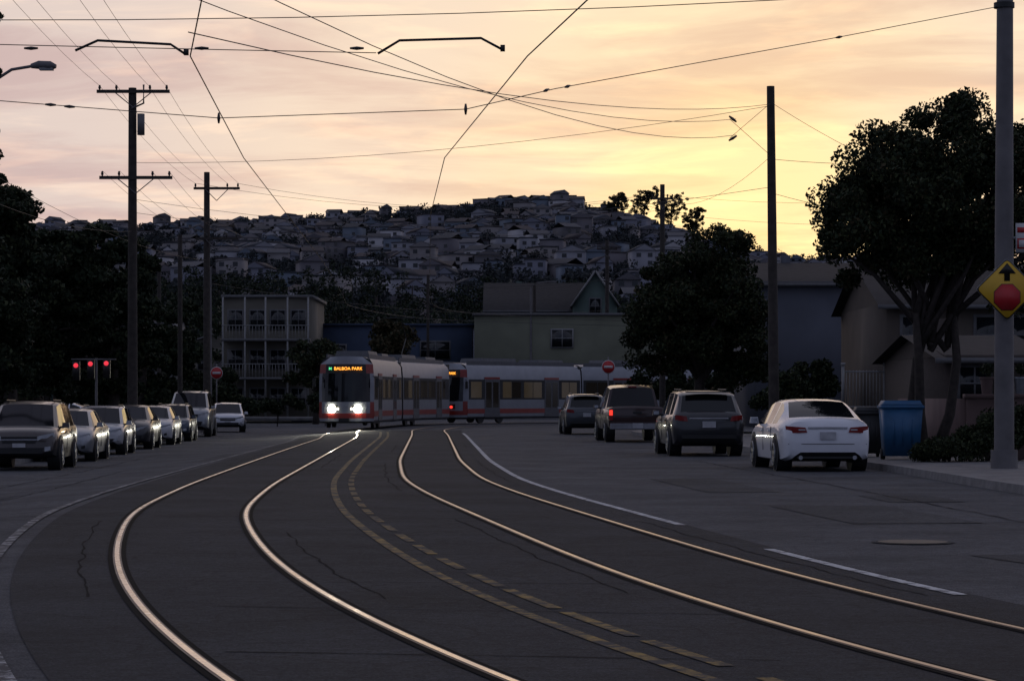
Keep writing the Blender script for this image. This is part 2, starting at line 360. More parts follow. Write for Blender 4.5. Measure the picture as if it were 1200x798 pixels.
def skin(mb,st,pts,m,front,d=.02,th=.07,N=7):
    (x0,z0),(x1,z1),(x2,z2),(x3,z3)=pts; sg=1 if front else -1
    top=[];bot=[];ys=[]
    for i in range(N+1):
        t=i/N; xa,za=x0+(x1-x0)*t,z0+(z1-z0)*t; xb,zb=x3+(x2-x3)*t,z3+(z2-z3)*t
        ys.append(bodyd(st,max(abs(xa),abs(xb)),(za+zb)/2,front)); bot.append((xa,za)); top.append((xb,zb))
    for _ in range(2): ys=[(ys[max(i-1,0)]+2*ys[i]+ys[min(i+1,N)])/4 for i in range(N+1)]
    for mir in (1,-1):
        V=[];F=[]
        for i in range(N+1):
            y=ys[i]+sg*d
            V+=[(mir*bot[i][0],y,bot[i][1]),(mir*top[i][0],y,top[i][1]),(mir*bot[i][0],y-sg*th,bot[i][1]),(mir*top[i][0],y-sg*th,top[i][1])]
        for i in range(N):
            a=4*i;b=4*i+4; F+=[(a,b,b+1,a+1),(a,b,b+2,a+2),(a+1,b+1,b+3,a+3)]
        if x0>0: F.append((0,1,3,2))
        F.append((4*N,4*N+1,4*N+3,4*N+2))
        mb.add(V,F,m)
def car(name,x,y,head,spec,paint,ls=1.0,hs=1.0,ws=1.0,lit=False,cladding=False):
    mb=MB(); Lr=spec[-1][0]*ls
    st=[(t*ls-Lr/2,w*ws,si*(.5+.5*hs),be*hs,to*hs,wr*ws,s,tp) for t,w,si,be,to,wr,s,tp in spec]
    rings=[]
    for (t,w,si,be,to,wr,s,tp) in st:
        gh=to-be>0.25*hs
        h=[(w*.84,si),(w*.96,si+.04),(w*.99,(si+be)*.42),(w,(si+be)*.56),(w*.985,be-.07),(w*.94,be),
           ((wr+.05) ,to-.055 if gh else be+(to-be)*.55),(wr*.94,to-.012 if gh else to-.01),(wr*.5,to+.012),(0,to+.018)]
        rings.append([(a,t,z) for a,z in h]+[(-a,t,z) for a,z in h[-2::-1]])
    n=len(rings[0]); V=[p for r in rings for p in r]
    mid=(n-1)//2
    groups={}
    for i in range(len(st)-1):
        sd,tp=st[i][6],st[i][7]
        for k in range(n-1):
            kk=k if k<mid else n-2-k
            m=paint
            if cladding and kk<=1: m=M_black
            if kk==5 and sd=='g': m=M_glass
            if kk in (7,8) and tp=='g': m=M_glass
            if kk in (7,8) and tp=='d': m=M_black
            groups.setdefault(m,[]).append((i*n+k,i*n+k+1,(i+1)*n+k+1,(i+1)*n+k))
        groups.setdefault(M_black,[]).append((i*n+n-1,i*n,(i+1)*n,(i+1)*n+n-1))
    groups.setdefault(paint,[]).append(tuple(range(n)))
    groups[paint].append(tuple((len(st)-1)*n+k for k in range(n))[::-1])
    base=len(mb.v); mb.v+=V
    for m,fs in groups.items():
        for f in fs: mb.f.append(tuple(base+i for i in f)); mb.m.append(mb.mi(m))
    W=max(s[1] for s in st); wr_=0.34*(1.13 if spec is not SED else 1.0)*(0.95 if ls<0.93 else 1)
    for yy_ in (-Lr/2+.20*Lr+.03,Lr/2-.185*Lr):
        for sx in (-1,1):
            mb.tube([(sx*(W-.30),yy_,wr_+.03),(sx*(W+.004),yy_,wr_+.03)],wr_+.06,M_black,20)
            mb.tube([(sx*(W-.24),yy_,wr_),(sx*(W-.0),yy_,wr_),(sx*(W+.022),yy_,wr_)],[wr_,wr_,wr_-.03],M_tyre,22)
            mb.tube([(sx*(W),yy_,wr_),(sx*(W+.028),yy_,wr_)],wr_*.66,M_black,16)
            for q in range(5):
                a=q*2*math.pi/5+.3
                mb.box((sx*(W+.032),yy_+.33*wr_*math.cos(a),wr_+.33*wr_*math.sin(a)),(.015,.66*wr_,.07),M_rim,rot=Matrix.Rotation(a,3,'X'))
            mb.tube([(sx*(W+.01),yy_,wr_),(sx*(W+.037),yy_,wr_)],wr_*.2,M_rim,10)
            ring=[(sx*(W+.034),yy_+wr_*.64*math.cos(a*math.pi/10),wr_+wr_*.64*math.sin(a*math.pi/10)) for a in range(21)]
            mb.tube(ring,.014,M_rim,5,False)
    ck=[s for s in st if s[7]=='g'][-1]; my=ck[0]+.45*ls
    for sx in (-1,1):
        mb.box((sx*(W+.055),my,ck[3]+.08),(.19,.10,.13),paint,tx=.8,ty=.8); mb.box((sx*(W+.055),my-.054,ck[3]+.08),(.14,.006,.09),M_chrome)
        mb.box((sx*(W-.06),my,ck[3]+.03),(.14,.06,.05),M_black)
    be0=[s for s in st if s[0]>=-.3][0][3]
    for hy in (-.1*ls,.95*ls):
        for sx in (-1,1):
            mb.box((sx*(W+.002),hy-.45,be0-.13),(.03,.18,.03),paint if spec is SED else M_black)
            mb.box((sx*(W-.004),hy+.05-.75,(be0+.35)/2),(.012,.008,be0-.45),M_black)
    rb=-Lr/2; fb=Lr/2
    tl=M_tailon if lit else M_tail
    q=lambda *p:[(a*ws,b*hs) for a,b in p]
    if spec is SED:
        skin(mb,st,q((.42,.61),(.82,.68),(.82,.79),(.42,.71)),M_head,True,.03)
        skin(mb,st,q((0,.53),(.38,.53),(.40,.66),(0,.66)),M_black,True); skin(mb,st,q((0,.64),(.40,.64),(.41,.665),(0,.665)),M_chrome,True,.03)
        skin(mb,st,q((0,.32),(.55,.32),(.50,.44),(0,.44)),M_black,True); skin(mb,st,q((.60,.36),(.70,.38),(.70,.46),(.60,.44)),M_black,True)
        skin(mb,st,q((0,.45),(.155,.45),(.155,.55),(0,.55)),M_plate,True,.045)
        skin(mb,st,q((.42,.80),(.84,.78),(.84,.93),(.46,.90)),M_tail if not lit else tl,False,.03); skin(mb,st,q((0,.88),(.40,.88),(.40,.91),(0,.91)),M_chrome,False)
        skin(mb,st,q((.46,.84),(.60,.84),(.60,.865),(.46,.865)),M_head,False,.04)
        skin(mb,st,q((0,.66),(.16,.66),(.16,.81),(0,.81)),M_plate,False,.035); skin(mb,st,q((0,.27),(.62,.27),(.62,.38),(0,.38)),M_black,False)
        skin(mb,st,q((0,.56),(.80,.56),(.80,.572),(0,.572)),M_black,False,.006)
        for sx in (-1,1): mb.tube([(sx*.55,rb+.25,.29),(sx*.55,rb+.02,.29)],.045,M_chrome,8)
    elif spec is SUV:
        skin(mb,st,q((.44,.73),(.84,.80),(.84,.93),(.44,.84)),M_head,True,.03)
        skin(mb,st,q((0,.66),(.40,.66),(.43,.83),(0,.83)),M_black,True); skin(mb,st,q((0,.74),(.43,.74),(.44,.775),(0,.775)),M_chrome,True,.03)
        skin(mb,st,q((0,.42),(.55,.42),(.60,.56),(0,.56)),M_black,True); skin(mb,st,q((.62,.47),(.76,.50),(.76,.60),(.62,.58)),M_head,True)
        skin(mb,st,q((0,.57),(.155,.57),(.155,.67),(0,.67)),M_plate,True,.045)
        skin(mb,st,q((.54,.90),(.86,.92),(.86,1.06),(.58,1.03)),tl,False,.03); skin(mb,st,q((0,.96),(.50,.96),(.50,.99),(0,.99)),M_chrome,False)
        skin(mb,st,q((0,.74),(.17,.74),(.17,.90),(0,.90)),M_plate,False,.035); skin(mb,st,q((0,.46),(.7,.46),(.7,.56),(0,.56)),M_black,False)
        mb.box((0,rb+.42*ls,1.645*hs),(1.1*ws,.26,.03),paint); mb.box((0,rb+.31*ls,1.15*hs+.08),(.5,.02,.015),M_black)
        for sx in (-1,1): mb.tube([(sx*.58*ws,rb+1.0,1.71*hs),(sx*.58*ws,rb+2.6,1.72*hs)],.018,M_black,6)
    else:
        for sx in (-1,1):
            mb.box((sx*.89,rb+.05,.93),(.12,.14,.36),M_tail); mb.box((sx*.89,rb-.01,1.0),(.11,.05,.18),tl)
        mb.box((0,rb-.05,.55),(1.85,.16,.19),M_chrome); mb.box((0,rb-.14,.57),(.34,.02,.16),M_plate)
        mb.box((0,rb-.006,1.0),(.3,.02,.07),M_black); mb.box((0,rb+1.83,1.87),(.3,.04,.04),M_tail)
        mb.box((0,rb-.004,.88),(1.5,.01,.02),M_black)
        mb.box((.9,rb+.3,.42),(.05,.5,.3),M_black)
        for sx in (-1,1): mb.box((sx*.70,fb-.10,.92),(.36,.22,.2),M_head)
        mb.box((0,fb-.02,.80),(1.0,.08,.34),M_black)
    ob=mb.obj(name,True,38)
    c=Vector((-math.sin(head),math.cos(head)))
    dist=Lr/2 if math.cos(head)>0 else -Lr/2
    cx=x+c.x*dist; cy=y+c.y*dist
    ob.location=(cx,cy,gz(cx,cy)); ob.rotation_euler=(0,0,head)
    return ob
P=lambda n,c,mt=0.0,r=0.3: mat(n,c,r,mt,0.03,3,coat=0.6)
p_white=P('paint_white',(.66,.67,.71)); p_black=P('paint_black',(.010,.011,.014)); p_silver=P('paint_silver',(.26,.27,.29),.6)
p_grey=P('paint_grey',(.045,.05,.058),.4); p_maroon=P('paint_maroon',(.03,.012,.011),.2); p_bronze=P('paint_bronze',(.045,.037,.036),.5)
p_pale=P('paint_pale',(.40,.40,.42)); p_blue=P('paint_blue',(.03,.042,.07),.3)
car('parked_sedan',6.38,51.7,R(3.0),SED,p_white)
car('parked_suv',5.02,65.2,R(3.0),SUV,p_black,hs=1.0)
car('parked_pickup_truck',4.2,85.7,R(3.0),TRK,p_maroon,lit=True)
car('parked_suv',3.05,104,R(2.5),SUV,p_grey,ls=.92,hs=.98,ws=.95)
pi=math.pi
car('parked_suv',-12.0,62.3,pi+R(3.2),SUV,p_bronze,ls=.97,hs=1.0,cladding=True)
car('parked_sedan',-12.55,71.0,pi+R(3),SED,p_silver)
car('parked_hatchback',-12.95,79.5,pi+R(3),SUV,p_pale,ls=.9,hs=.9,ws=.95)
car('parked_sedan',-13.35,88,pi+R(3),SED,p_black,hs=1.04)
car('parked_sedan',-13.65,96,pi+R(3),SED,p_pale)
car('parked_hatchback',-13.95,104,pi+R(3),SUV,p_blue,ls=.9,hs=.9,ws=.95)
car('parked_van',-14.7,116,pi+R(3),SUV,p_silver,ls=1.08,hs=1.24,ws=1.08)
car('parked_hatchback',-14.6,131.5,pi+R(6),SUV,p_white,ls=.9,hs=.9,ws=.95)
car('parked_sedan',-24,150,R(80),SED,p_white); car('parked_sedan',-19.2,163,R(75),SED,p_silver)

# ---------------------------------------------------------------- tram
M_lrv=mat('tram_silver',(.25,.26,.29),.45,.3,.08,2); M_red=mat('tram_red',(.24,.024,.018),.4,0,.1,2,coat=.2)
M_lrvglass=mat('tram_window',(.012,.013,.016),.08,0,.1,spec=.5,emit=(1,.75,.45),es=.003)  # glass itself emits a faint warm glow in place of interior lamps
M_lrvlit=mat('tram_window_lit',(.03,.028,.025),.15,0,.5,1.2,emit=(1,.74,.45),es=.022)  # brighter panes, cabin light put into the glass as emission
M_roofeq=mat('tram_roof_grey',(.09,.09,.10),.6); M_bel=mat('bellows',(.03,.03,.032),.8)
M_hl=mat('tram_headlamp',(1,1,.9),.3,emit=(1,.97,.76),es=60.0)
M_hl2=mat('tram_marker_lamp',(1,1,.9),.3,emit=(1,.9,.7),es=5.0)
M_led=mat('led_sign_amber',(.3,.1,.0),.5,emit=(1,.36,.04),es=2.4); M_ledg=mat('led_sign_green',(.0,.3,.1),.5,emit=(.15,1,.4),es=.9)
def tram_half(mb,p0,p1,cab):
    d=Vector((p1[0]-p0[0],p1[1]-p0[1])); Ln=d.length; ang=math.atan2(d.y,d.x)-math.pi/2
    mb.M=Matrix.Translation((p0[0],p0[1],gz(0,100)+.02))@Matrix.Rotation(ang,4,'Z')
    y0=.65 if cab else .25; y1=Ln-.3
    h=[(1.12,.28),(1.30,.36),(1.325,.60),(1.325,2.35),(1.27,3.05),(1.12,3.32),(.8,3.42),(0,3.46)]
    sec=h+[(-a,z) for a,z in h[-2::-1]]; n=len(sec)
    vs=[(a,y,z) for y in (y0,y1) for a,z in sec]
    fs=[(k,k+1,n+k+1,n+k) for k in range(n-1)]+[(n-1,0,n,2*n-1)]
    mb.add(vs,fs,M_lrv); mb.add([(a,y,z) for y in (y0,y1) for a,z in sec],[tuple(range(n)),tuple(range(n,2*n))],M_bel)
    for sx in (-1,1):
        mb.box((sx*1.332,(y0+y1)/2,.72),(.012,y1-y0,.26),M_red)
        mb.box((sx*1.29,(y0+y1)/2,.43),(.03,y1-y0,.14),M_bel)
        mb.box((sx*1.327,(y0+y1)/2,1.95),(.010,y1-y0-.2,1.14),M_bel)
        yw=y0+.25; items=[('w',1.0),('d',1.35),('w',1.7),('w',1.7),('d',1.35),('w',1.5)] if cab else [('w',1.7),('d',1.35),('w',1.6),('w',1.6),('d',1.35),('w',1.2)]
        tot=sum(i[1] for i in items); sp=(y1-y0-.4-tot)/(len(items)); 
        for kd,w in items:
            if kd=='w':
                nq=2 if w>1.4 else 1
                for q in range(nq): mb.box((sx*1.330,yw+w*(q+.5)/nq,1.93),(.016,w/nq-.06,.92),M_lrvlit if random.random()<.4 else M_lrvglass)
            else:
                mb.box((sx*1.331,yw+w/2,1.45),(.018,w,2.15),M_roofeq)
                mb.box((sx*1.333,yw+w/2,2.6),(.020,w,.12),M_red)
                for q in (.27,.73): mb.box((sx*1.338,yw+w*q,1.65),(.016,w*.36,1.45),M_lrvglass)
            yw+=w+sp
        for yb in ((y0+2.2),):
            for q in (-.85,.85): mb.tube([(sx*1.0,yb+q,.33),(sx*1.15,yb+q,.33)],.31,M_black,14)
            mb.box((sx*1.1,yb,.34),(.1,1.2,.2),M_black)
    mb.box((0,y0+3.4,3.60),(1.7,3.2,.30),M_roofeq,tx=.9,ty=.95); mb.box((0,y1-2.2,3.58),(1.6,2.4,.26),M_roofeq,tx=.9,ty=.95)
    for sx in (-1,1): mb.box((sx*1.0,(y0+y1)/2,3.45),(.06,y1-y0-.6,.22),M_roofeq)
    mb.box((0,Ln-.05,1.9),(2.35,.7,2.9),M_bel) if not cab else mb.box((0,Ln-.02,1.85),(2.4,.8,2.95),M_bel)
    if cab:
        NX,NZ=17,18
        zr=[.28,.36,.5,.58,.74,.84,.98,1.12,1.28,1.36,1.8,2.2,2.55,2.64,2.72,3.0,3.08,3.42]
        G=[]
        for z in zr:
            for i in range(NX):
                u=-1+2*i/(NX-1); lim=np.interp(z,[p[1] for p in h],[p[0] for p in h]); x=u*lim
                s=max(0,z-1.2)*.16; e=abs(u)**3.4
                zz=z+ (0 if z<3.2 else .03*(1-u*u))
                G.append((x,s*(1-e)+.655*e,zz))
        for j in range(len(zr)-1):
            for i in range(NX-1):
                u=abs(-1+2*(i+.5)/(NX-1)); zc=(zr[j]+zr[j+1])/2; m=M_lrv
                if 1.28<zc<2.64 and u<.92: m=M_glass
                elif 2.64<zc<3.08 and u<.72: m=M_black
                elif u>.86 and (.5<zc<1.3): m=M_red
                elif u>.78 and zc>2.6 and zc<3.1: m=M_red
                elif .5<zc<.74 : m=M_red
                elif zc<.4: m=M_black
                elif .84<zc<1.12 and .30<u<.66: m=M_black
                mb.add([G[j*NX+i],G[j*NX+i+1],G[(j+1)*NX+i+1],G[(j+1)*NX+i]],[(0,1,2,3)],m)
        for sx in (-1,1):
            mb.tube([(sx*1.28,.5,2.5),(sx*1.5,.35,2.45)],.02,M_black,6); mb.box((sx*1.52,.33,2.2),(.16,.06,.42),M_black)
        mb.box((0,-.1,.42),(.5,.3,.18),M_black); mb.tube([(.25,.22,1.45),(-.35,.30,2.2)],.015,M_black,5)
def lamp_disc(mb,x,z,r,m,y=.0):
    mb.tube([(x,y+.12,z),(x,y-.03,z),(x,y-.06,z)],[r,r,r*.7],m,16)
def tram(pts,lit):
    mb=MB(); tram_half(mb,pts[0],pts[1],True)
    M0=mb.M.copy()
    if lit:
        for sx in (-1,1): lamp_disc(mb,sx*.62,.95,.18,M_hl,.02); lamp_disc(mb,sx*.34,.95,.06,M_hl2,.0)  # headlamp discs enlarged so their size stands for glare
    else:
        for sx in (-1,1): lamp_disc(mb,sx*.62,.95,.08,M_tailon,.02)
    tram_half(mb,pts[1],pts[2],False)
    mb.tube([(0,5,3.6),(0,6.3,4.7),(0,5.2,5.75)],.03,M_black,6); mb.tube([(-.85,5.2,5.78),(.85,5.2,5.78)],.03,M_black,6)
    ob=mb.obj('tram',True,30)
    for txt,m,x,size in (('M',M_ledg,-.72,.20),('BALBOA PARK',M_led,.14,.21)):
        cu=bpy.data.curves.new('sign_text','FONT'); cu.body=txt; cu.size=size; cu.align_x='CENTER'; cu.align_y='CENTER'; cu.extrude=.003; cu.offset=.002
        cu.materials.append(m); t=bpy.data.objects.new('destination_text',cu); col.objects.link(t)
        t.matrix_world=M0@Matrix.Translation((x,.20,2.86))@Matrix.Rotation(R(90-9),4,'X')
        t.parent=ob
    return ob,M0
t1,M0=tram([(-7.95,121.6),(-7.0,133),(-4.75,144.2)],True)
t2,M1=tram([(-3.95,145.6),(3.3,154.4),(13.2,160.4)],False)
for sx in (-1,1):
    l=bpy.data.lights.new('tram_headlight_beam','SPOT'); l.energy=900; l.spot_size=R(44); l.spot_blend=.9; l.color=(1,.95,.8); l.shadow_soft_size=.1
    o=bpy.data.objects.new('headlight_beam',l); col.objects.link(o)
    o.location=(M0@Vector((sx*.62,-.25,.95))); o.rotation_euler=(R(80),0,M0.to_euler().z+math.pi); o.parent=t1

# ---------------------------------------------------------------- trees
def tree(name,base,th,tr,crowns,ncl,nleaf,ls,clr=(.35,.75),mats=None,limbs=14,lean=(0,0),flatc=.75,multi=1):
    mats=mats or [(M_leafA,.5),(M_leafB,.4),(M_leafC,.1)]
    bz=gz(*base); mb=MB()
    C=[];Rd=[]
    vol=np.array([c[3]*c[4]*c[5] for c in crowns]); vol=vol/vol.sum()
    for k in range(ncl):
        c=crowns[np.random.choice(len(crowns),p=vol)]
        d=np.random.normal(size=3); d/=np.linalg.norm(d); r=np.random.rand()**.38
        p=np.array(c[:3])+d*r*np.array(c[3:6]); q=random.uniform(*clr)
        C.append(p);Rd.append((q,q,q*flatc))
    C=np.array(C);Rd=np.array(Rd)
    b=Vector((base[0],base[1],bz-.1)); top=Vector((base[0]+lean[0],base[1]+lean[1],bz+th))
    tips=[C[i] for i in np.random.choice(len(C),min(limbs,len(C)),replace=False)]
    stems=[]
    for s in range(multi):
        o=Vector((random.uniform(-1,1)*.35*(multi>1),random.uniform(-.3,.3)*(multi>1),0))
        t2=top+Vector((random.uniform(-1,1)*1.0*(multi>1),random.uniform(-.6,.6)*(multi>1),0))
        pts=[b+o*.4,b.lerp(t2,.35)+o+Vector((random.uniform(-.12,.12),0,0)),b.lerp(t2,.7)+o*.8,t2]
        f=1/multi**.5; mb.tube(pts,[tr*f*1.25,tr*f*.95,tr*f*.8,tr*f*.6],M_bark,9); stems.append(t2)
    for tpt in tips:
        t=Vector(tpt); s=random.choice(stems); s0=b.lerp(s,random.uniform(.75,1.0)); m1=s0.lerp(t,.5)+Vector((random.uniform(-.3,.3),random.uniform(-.3,.3),.2))
        mb.tube([s0,m1,t],[tr*.38,tr*.25,tr*.07],M_bark,6)
    for m,w in mats: leaves(mb,C,Rd,int(nleaf*w),ls,m)
    return mb.obj(name,recalc=False)
tree('street_tree',(9.35,58),3.4,.22,[(9.7,58,5.9,2.3,2.2,1.8),(8.1,58,5.2,1.2,1.6,1.4),(11.6,58.4,5.8,2.0,2.0,2.1),(10.3,58,7.3,1.7,1.5,1.1),(8.8,58,6.6,1.2,1.4,1.0)],230,120000,.11,(.3,.65),limbs=26,multi=3)
tree('street_tree',(7.4,101),2.6,.28,[(7.2,101,5.0,2.5,2.5,2.5),(7.8,101,7.0,1.5,1.8,1.2),(5.9,101,4.4,1.4,2,2.0),(8.8,101,4.0,1.5,2,2.1)],170,80000,.15,(.35,.75),limbs=16)
ev=[(M_leafA,.8),(M_leafB,.2)]
tree('evergreen_tree',(-19.5,88),6,.4,[(-19.5,88,7,3.2,3,3),(-17.6,88,5.5,2.4,2.6,1.8),(-19.4,88,9.3,1.6,1.6,1.5)],150,60000,.2,(.4,.9),ev,limbs=20,flatc=.45)
tree('evergreen_tree',(-20.5,104),6,.4,[(-20,104,5.6,4.2,3,2.8),(-17.4,104,7.2,2.4,2.6,1.3),(-22,104,8.6,2.4,2,1.6)],150,60000,.22,(.4,.9),ev,limbs=20,flatc=.45)
tree('evergreen_tree',(-16.5,78),4,.3,[(-17.0,78,3.8,2.6,2.6,2.8)],90,36000,.18,(.4,.8),ev,limbs=10,flatc=.5)
tree('evergreen_tree',(-17.5,112),5,.35,[(-18.3,112,5.0,3.2,2.6,4.0),(-16.6,112,6.6,1.9,2.0,1.5)],110,44000,.22,(.5,.9),ev,limbs=12,flatc=.5)
tree('evergreen_tree',(-18.5,128),4,.3,[(-20,128,3.8,3.8,2.6,3.0),(-24,130,5.6,3,3,4),(-17.4,129,3.8,1.6,2,2.6)],110,44000,.24,(.5,.9),ev,limbs=10,flatc=.5)
tree('evergreen_tree',(-22,175),5,.35,[(-23,175,4.6,3.6,3,3.6),(-27,178,5.5,3.5,3,4)],80,30000,.32,(.6,1.1),ev,limbs=10,flatc=.6)
tree('pine_tree',(-13.6,51),8,.3,[(-12.0,51,9.3,1.9,2,.7),(-11.6,51,8.0,1.5,1.6,.5),(-12.2,51,10.6,2.6,2,.8),(-11.8,51,6.9,1.6,1.4,.6)],90,38000,.12,(.25,.5),ev,limbs=22,flatc=.5)
def bush(name,cs,n,ls,mats,clr=(.25,.5),ncl=40):
    mb=MB();C=[];Rd=[]
    for k in range(ncl):
        c=random.choice(cs); d=np.random.normal(size=3); d/=np.linalg.norm(d); d[2]=abs(d[2])
        C.append(np.array(c[:3])+d*np.random.rand()**.4*np.array(c[3:6])); q=random.uniform(*clr); Rd.append((q,q,q*.8))
    for i in range(6): c=random.choice(cs); mb.tube([(c[0],c[1],gz(c[0],c[1])-.05),(c[0]+random.uniform(-.3,.3),c[1],c[2]+.2)],[.03,.01],M_bark,5)
    for m,w in mats: leaves(mb,np.array(C),np.array(Rd),int(n*w),ls,m)
    return mb.obj(name,recalc=False)
lf=[(M_leafA,.5),(M_leafB,.5)]
bush('shrub',[(9.2,54,.3,.8,.8,.3),(10.1,54.5,.5,.7,.8,.5)],16000,.07,lf,(.15,.3))
bush('shrub',[(10.7,55,.6,.7,.8,.7)],9000,.08,lf,(.2,.35))
bush('shrub',[(10.6,92,1.4,1.3,1,1.4),(9.6,90,1.0,1,1,1.2)],16000,.14,lf)
bush('hedge',[(-14.5,158,.8,2,1,.9),(-18,158,.8,2,1,.9),(-11.6,159,.8,1.5,1,.9)],14000,.2,ev,(.4,.6))
bush('shrub',[(-20.5,142,1.2,2,1.5,1.4),(-17.5,150,1.5,1.5,1,1.8),(-25,140,1.5,3,1.5,2)],18000,.2,ev,(.4,.8))
bush('hedge',[(9.5,150,1.6,2.5,1,2.0),(13,150,1.8,2.5,1,2.4),(16,150,1.8,2.5,1,2.4)],34000,.2,ev,(.4,.8),60)
tree('street_tree',(-13.2,172),3,.2,[(-13.2,172,3.6,1.9,1.9,1.7)],40,12000,.25,(.4,.8),limbs=8)
tree('street_tree',(-8.2,176),4,.2,[(-8.2,176,5.2,1.7,1.7,1.6)],40,12000,.25,(.4,.8),[(M_leafC,.8),(M_leafA,.2)],limbs=8)

# ---------------------------------------------------------------- buildings
def window(mb,x,y,z,w,h,frame=None,rows=1):
    frame=frame or M_trimd
    mb.box((x,y-.02,z),(w+.2,.06,h+.2),frame); mb.box((x,y-.05,z),(w,.05,h),M_win)
    mb.box((x,y-.075,z),(.05,.03,h),frame)
    if rows: mb.box((x,y-.078,z),(w,.03,.05),frame)
def house(name,x0,x1,y0,y1,h,wall,wins=(),roof='flat',rh=1.5,zb=None,roofm=None,overh=.35,door=None):
    roofm=roofm or M_roof; mb=MB(); z0=(gz((x0+x1)/2,y0) if zb is None else zb)-.1; cx,cy=(x0+x1)/2,(y0+y1)/2
    mb.box((cx,cy,(z0+h)/2),(x1-x0,y1-y0,h-z0),wall)
    if roof=='flat':
        mb.box((cx,cy,h+.09),(x1-x0+.3,y1-y0+.3,.18),M_trimd if wall is not M_bluebox else wall); mb.box((cx,cy,h+.19),(x1-x0-.3,y1-y0-.3,.03),M_roof)
    elif roof=='gx':
        mb.add([(x0-overh,y0-overh,h-.1),(x1+overh,y0-overh,h-.1),(x1+overh,cy,h+rh),(x0-overh,cy,h+rh),(x0-overh,y1+overh,h-.1),(x1+overh,y1+overh,h-.1)],[(0,1,2,3),(3,2,5,4)],roofm)
        for x in (x0,x1): mb.add([(x,y0,h-.02),(x,y1,h-.02),(x,cy,h+rh-.05)],[(0,1,2)],wall)
        mb.box((cx,y0-overh,h-.16),(x1-x0+2*overh,.05,.14),M_trimd)
    else:
        for k in (0,.12):
            mb.add([(x0-overh,y0-overh,h-.12+k),(cx,y0-overh,h+rh+k),(cx,y1+overh,h+rh+k),(x0-overh,y1+overh,h-.12+k),(x1+overh,y0-overh,h-.12+k),(x1+overh,y1+overh,h-.12+k)],[(0,1,2,3),(1,4,5,2)],roofm)
        for y in (y0,y1): mb.add([(x0,y,h-.02),(x1,y,h-.02),(cx,y,h+rh-.05)],[(0,1,2)],wall)
        for a,b in ((x0-overh,cx),(x1+overh,cx)):
            mb.tube([(a,y0-overh-.02,h-.1),(b,y0-overh-.02,h+rh+.03)],.07,M_trimd,4)
    for w in wins: window(mb,w[0],y0,w[1],w[2],w[3])
    if door: mb.box((door[0],y0-.02,z0+1.15),(1.1,.08,2.3),M_trimd); mb.box((door[0],y0-.05,z0+1.1),(.9,.08,2.1),M_black)
    if roof!='flat': mb.box((x0+(x1-x0)*.3,cy+.5,h+rh*.8),(.5,.5,1.3),wall)
    return mb.obj(name)
M_bluebox=mat('wall_blue',(.028,.045,.085),.8,scale=1)
W_green=mat('wall_pale_green',(.12,.125,.09),.85,scale=.7); W_teal=mat('wall_teal',(.065,.095,.085),.85,scale=.7)
W_beige=mat('wall_beige',(.10,.092,.075),.85,scale=.7); W_tan=mat('wall_tan',(.075,.06,.048),.85,scale=.8,bump=.2)
W_bg=mat('wall_blue_grey',(.072,.077,.097),.85,scale=.5); W_white=mat('wall_white',(.15,.15,.16),.8,scale=.5); W_brown=mat('wall_brown',(.05,.038,.032),.85)
W_pink=mat('wall_pink',(.12,.08,.073),.9,scale=1.5,bump=.3)
house('commercial_building',-2.8,10.7,190,204,7.6,W_green,[(3.7,5.9,1.5,1.2),(-.6,3.2,1.4,1.2),(7.5,3.2,1.4,1.2)])
mb=MB(); window(mb,3.72,189.95,5.9,1.5,1.25,M_trim); mb.obj('shop_window')
house('gabled_house',-2.2,7.2,224,236,9.2,W_teal,[(0,8,1,1.2)],'gx',2.6)
mb=MB()
mb.prism([(5.3,2),(9.1,2),(9.1,9.7),(7.2,12.3),(5.3,9.7)],221.5,231,W_teal)
for a in (5.1,9.3): mb.tube([(a,221.2,9.4),(7.2,221.2,12.45)],.08,M_trim,4); mb.add([(a,221.1,9.45),(7.2,221.1,12.5),(7.2,231,12.5),(a,231,9.45)],[(0,1,2,3)],M_roof)
window(mb,7.2,221.5,9.4,.9,1.3); mb.obj('gabled_house')
house('warehouse',-17.2,-3.1,200,214,7.1,M_bluebox,[(-14,5,2,1.2),(-6,5.2,2.2,1.3),(-9.5,5.2,2.2,1.3)])
mb=MB()
mb.box((-17.9,194,4.4),(6.3,14,8.8),W_beige); mb.box((-17.9,194,8.9),(6.7,14.4,.2),M_trimd)
for zf in (2.9,5.7):
    mb.box((-17.9,186.4,zf),(6.4,1.2,.18),M_trimd)
    for i in range(27): mb.box((-21.0+i*.24,185.85,zf+.55),(.03,.03,.95),M_trim)
    mb.box((-17.9,185.85,zf+1.05),(6.4,.05,.06),M_trim)
for xx in (-21.0,-19.4,-17.9,-16.3,-14.8): mb.box((xx,185.9,4.4),(.12,.12,8.8),M_trim)
for zf in (1.5,4.3,7.2):
    for xx in (-20.2,-18.6,-17.1,-15.6): window(mb,xx,187,zf,1.0,1.3)
mb.obj('apartment_building')
house('white_house',-36,-30,225,235,8.2,W_white,[(-34.5,7,1.1,1.3),(-32,7,1.1,1.3),(-34.5,4,1.1,1.3),(-32,4,1.1,1.3)],'gx',1.2)
house('blue_grey_house',12.3,19.5,128,142,7.3,W_bg,[],'gx',1.3)
house('tan_stucco_house',12.6,20,86,98,4.7,W_tan,[(13.5,3.6,.75,1.2),(16.4,3.6,1.6,1.2)],'gx',1.6,door=(14.7,))
house('garage_building',12.2,15,72,84,2.7,W_brown,[(13,1.9,.8,.9)],'gx',.7)
mb=MB(); mb.box((14.2,62,.75),(6.4,.3,1.5),W_pink); mb.box((14.2,62,1.54),(6.5,.42,.10),W_pink)
mb.box((11.0,67,.75),(.3,10,1.46),W_pink); mb.obj('retaining_wall')
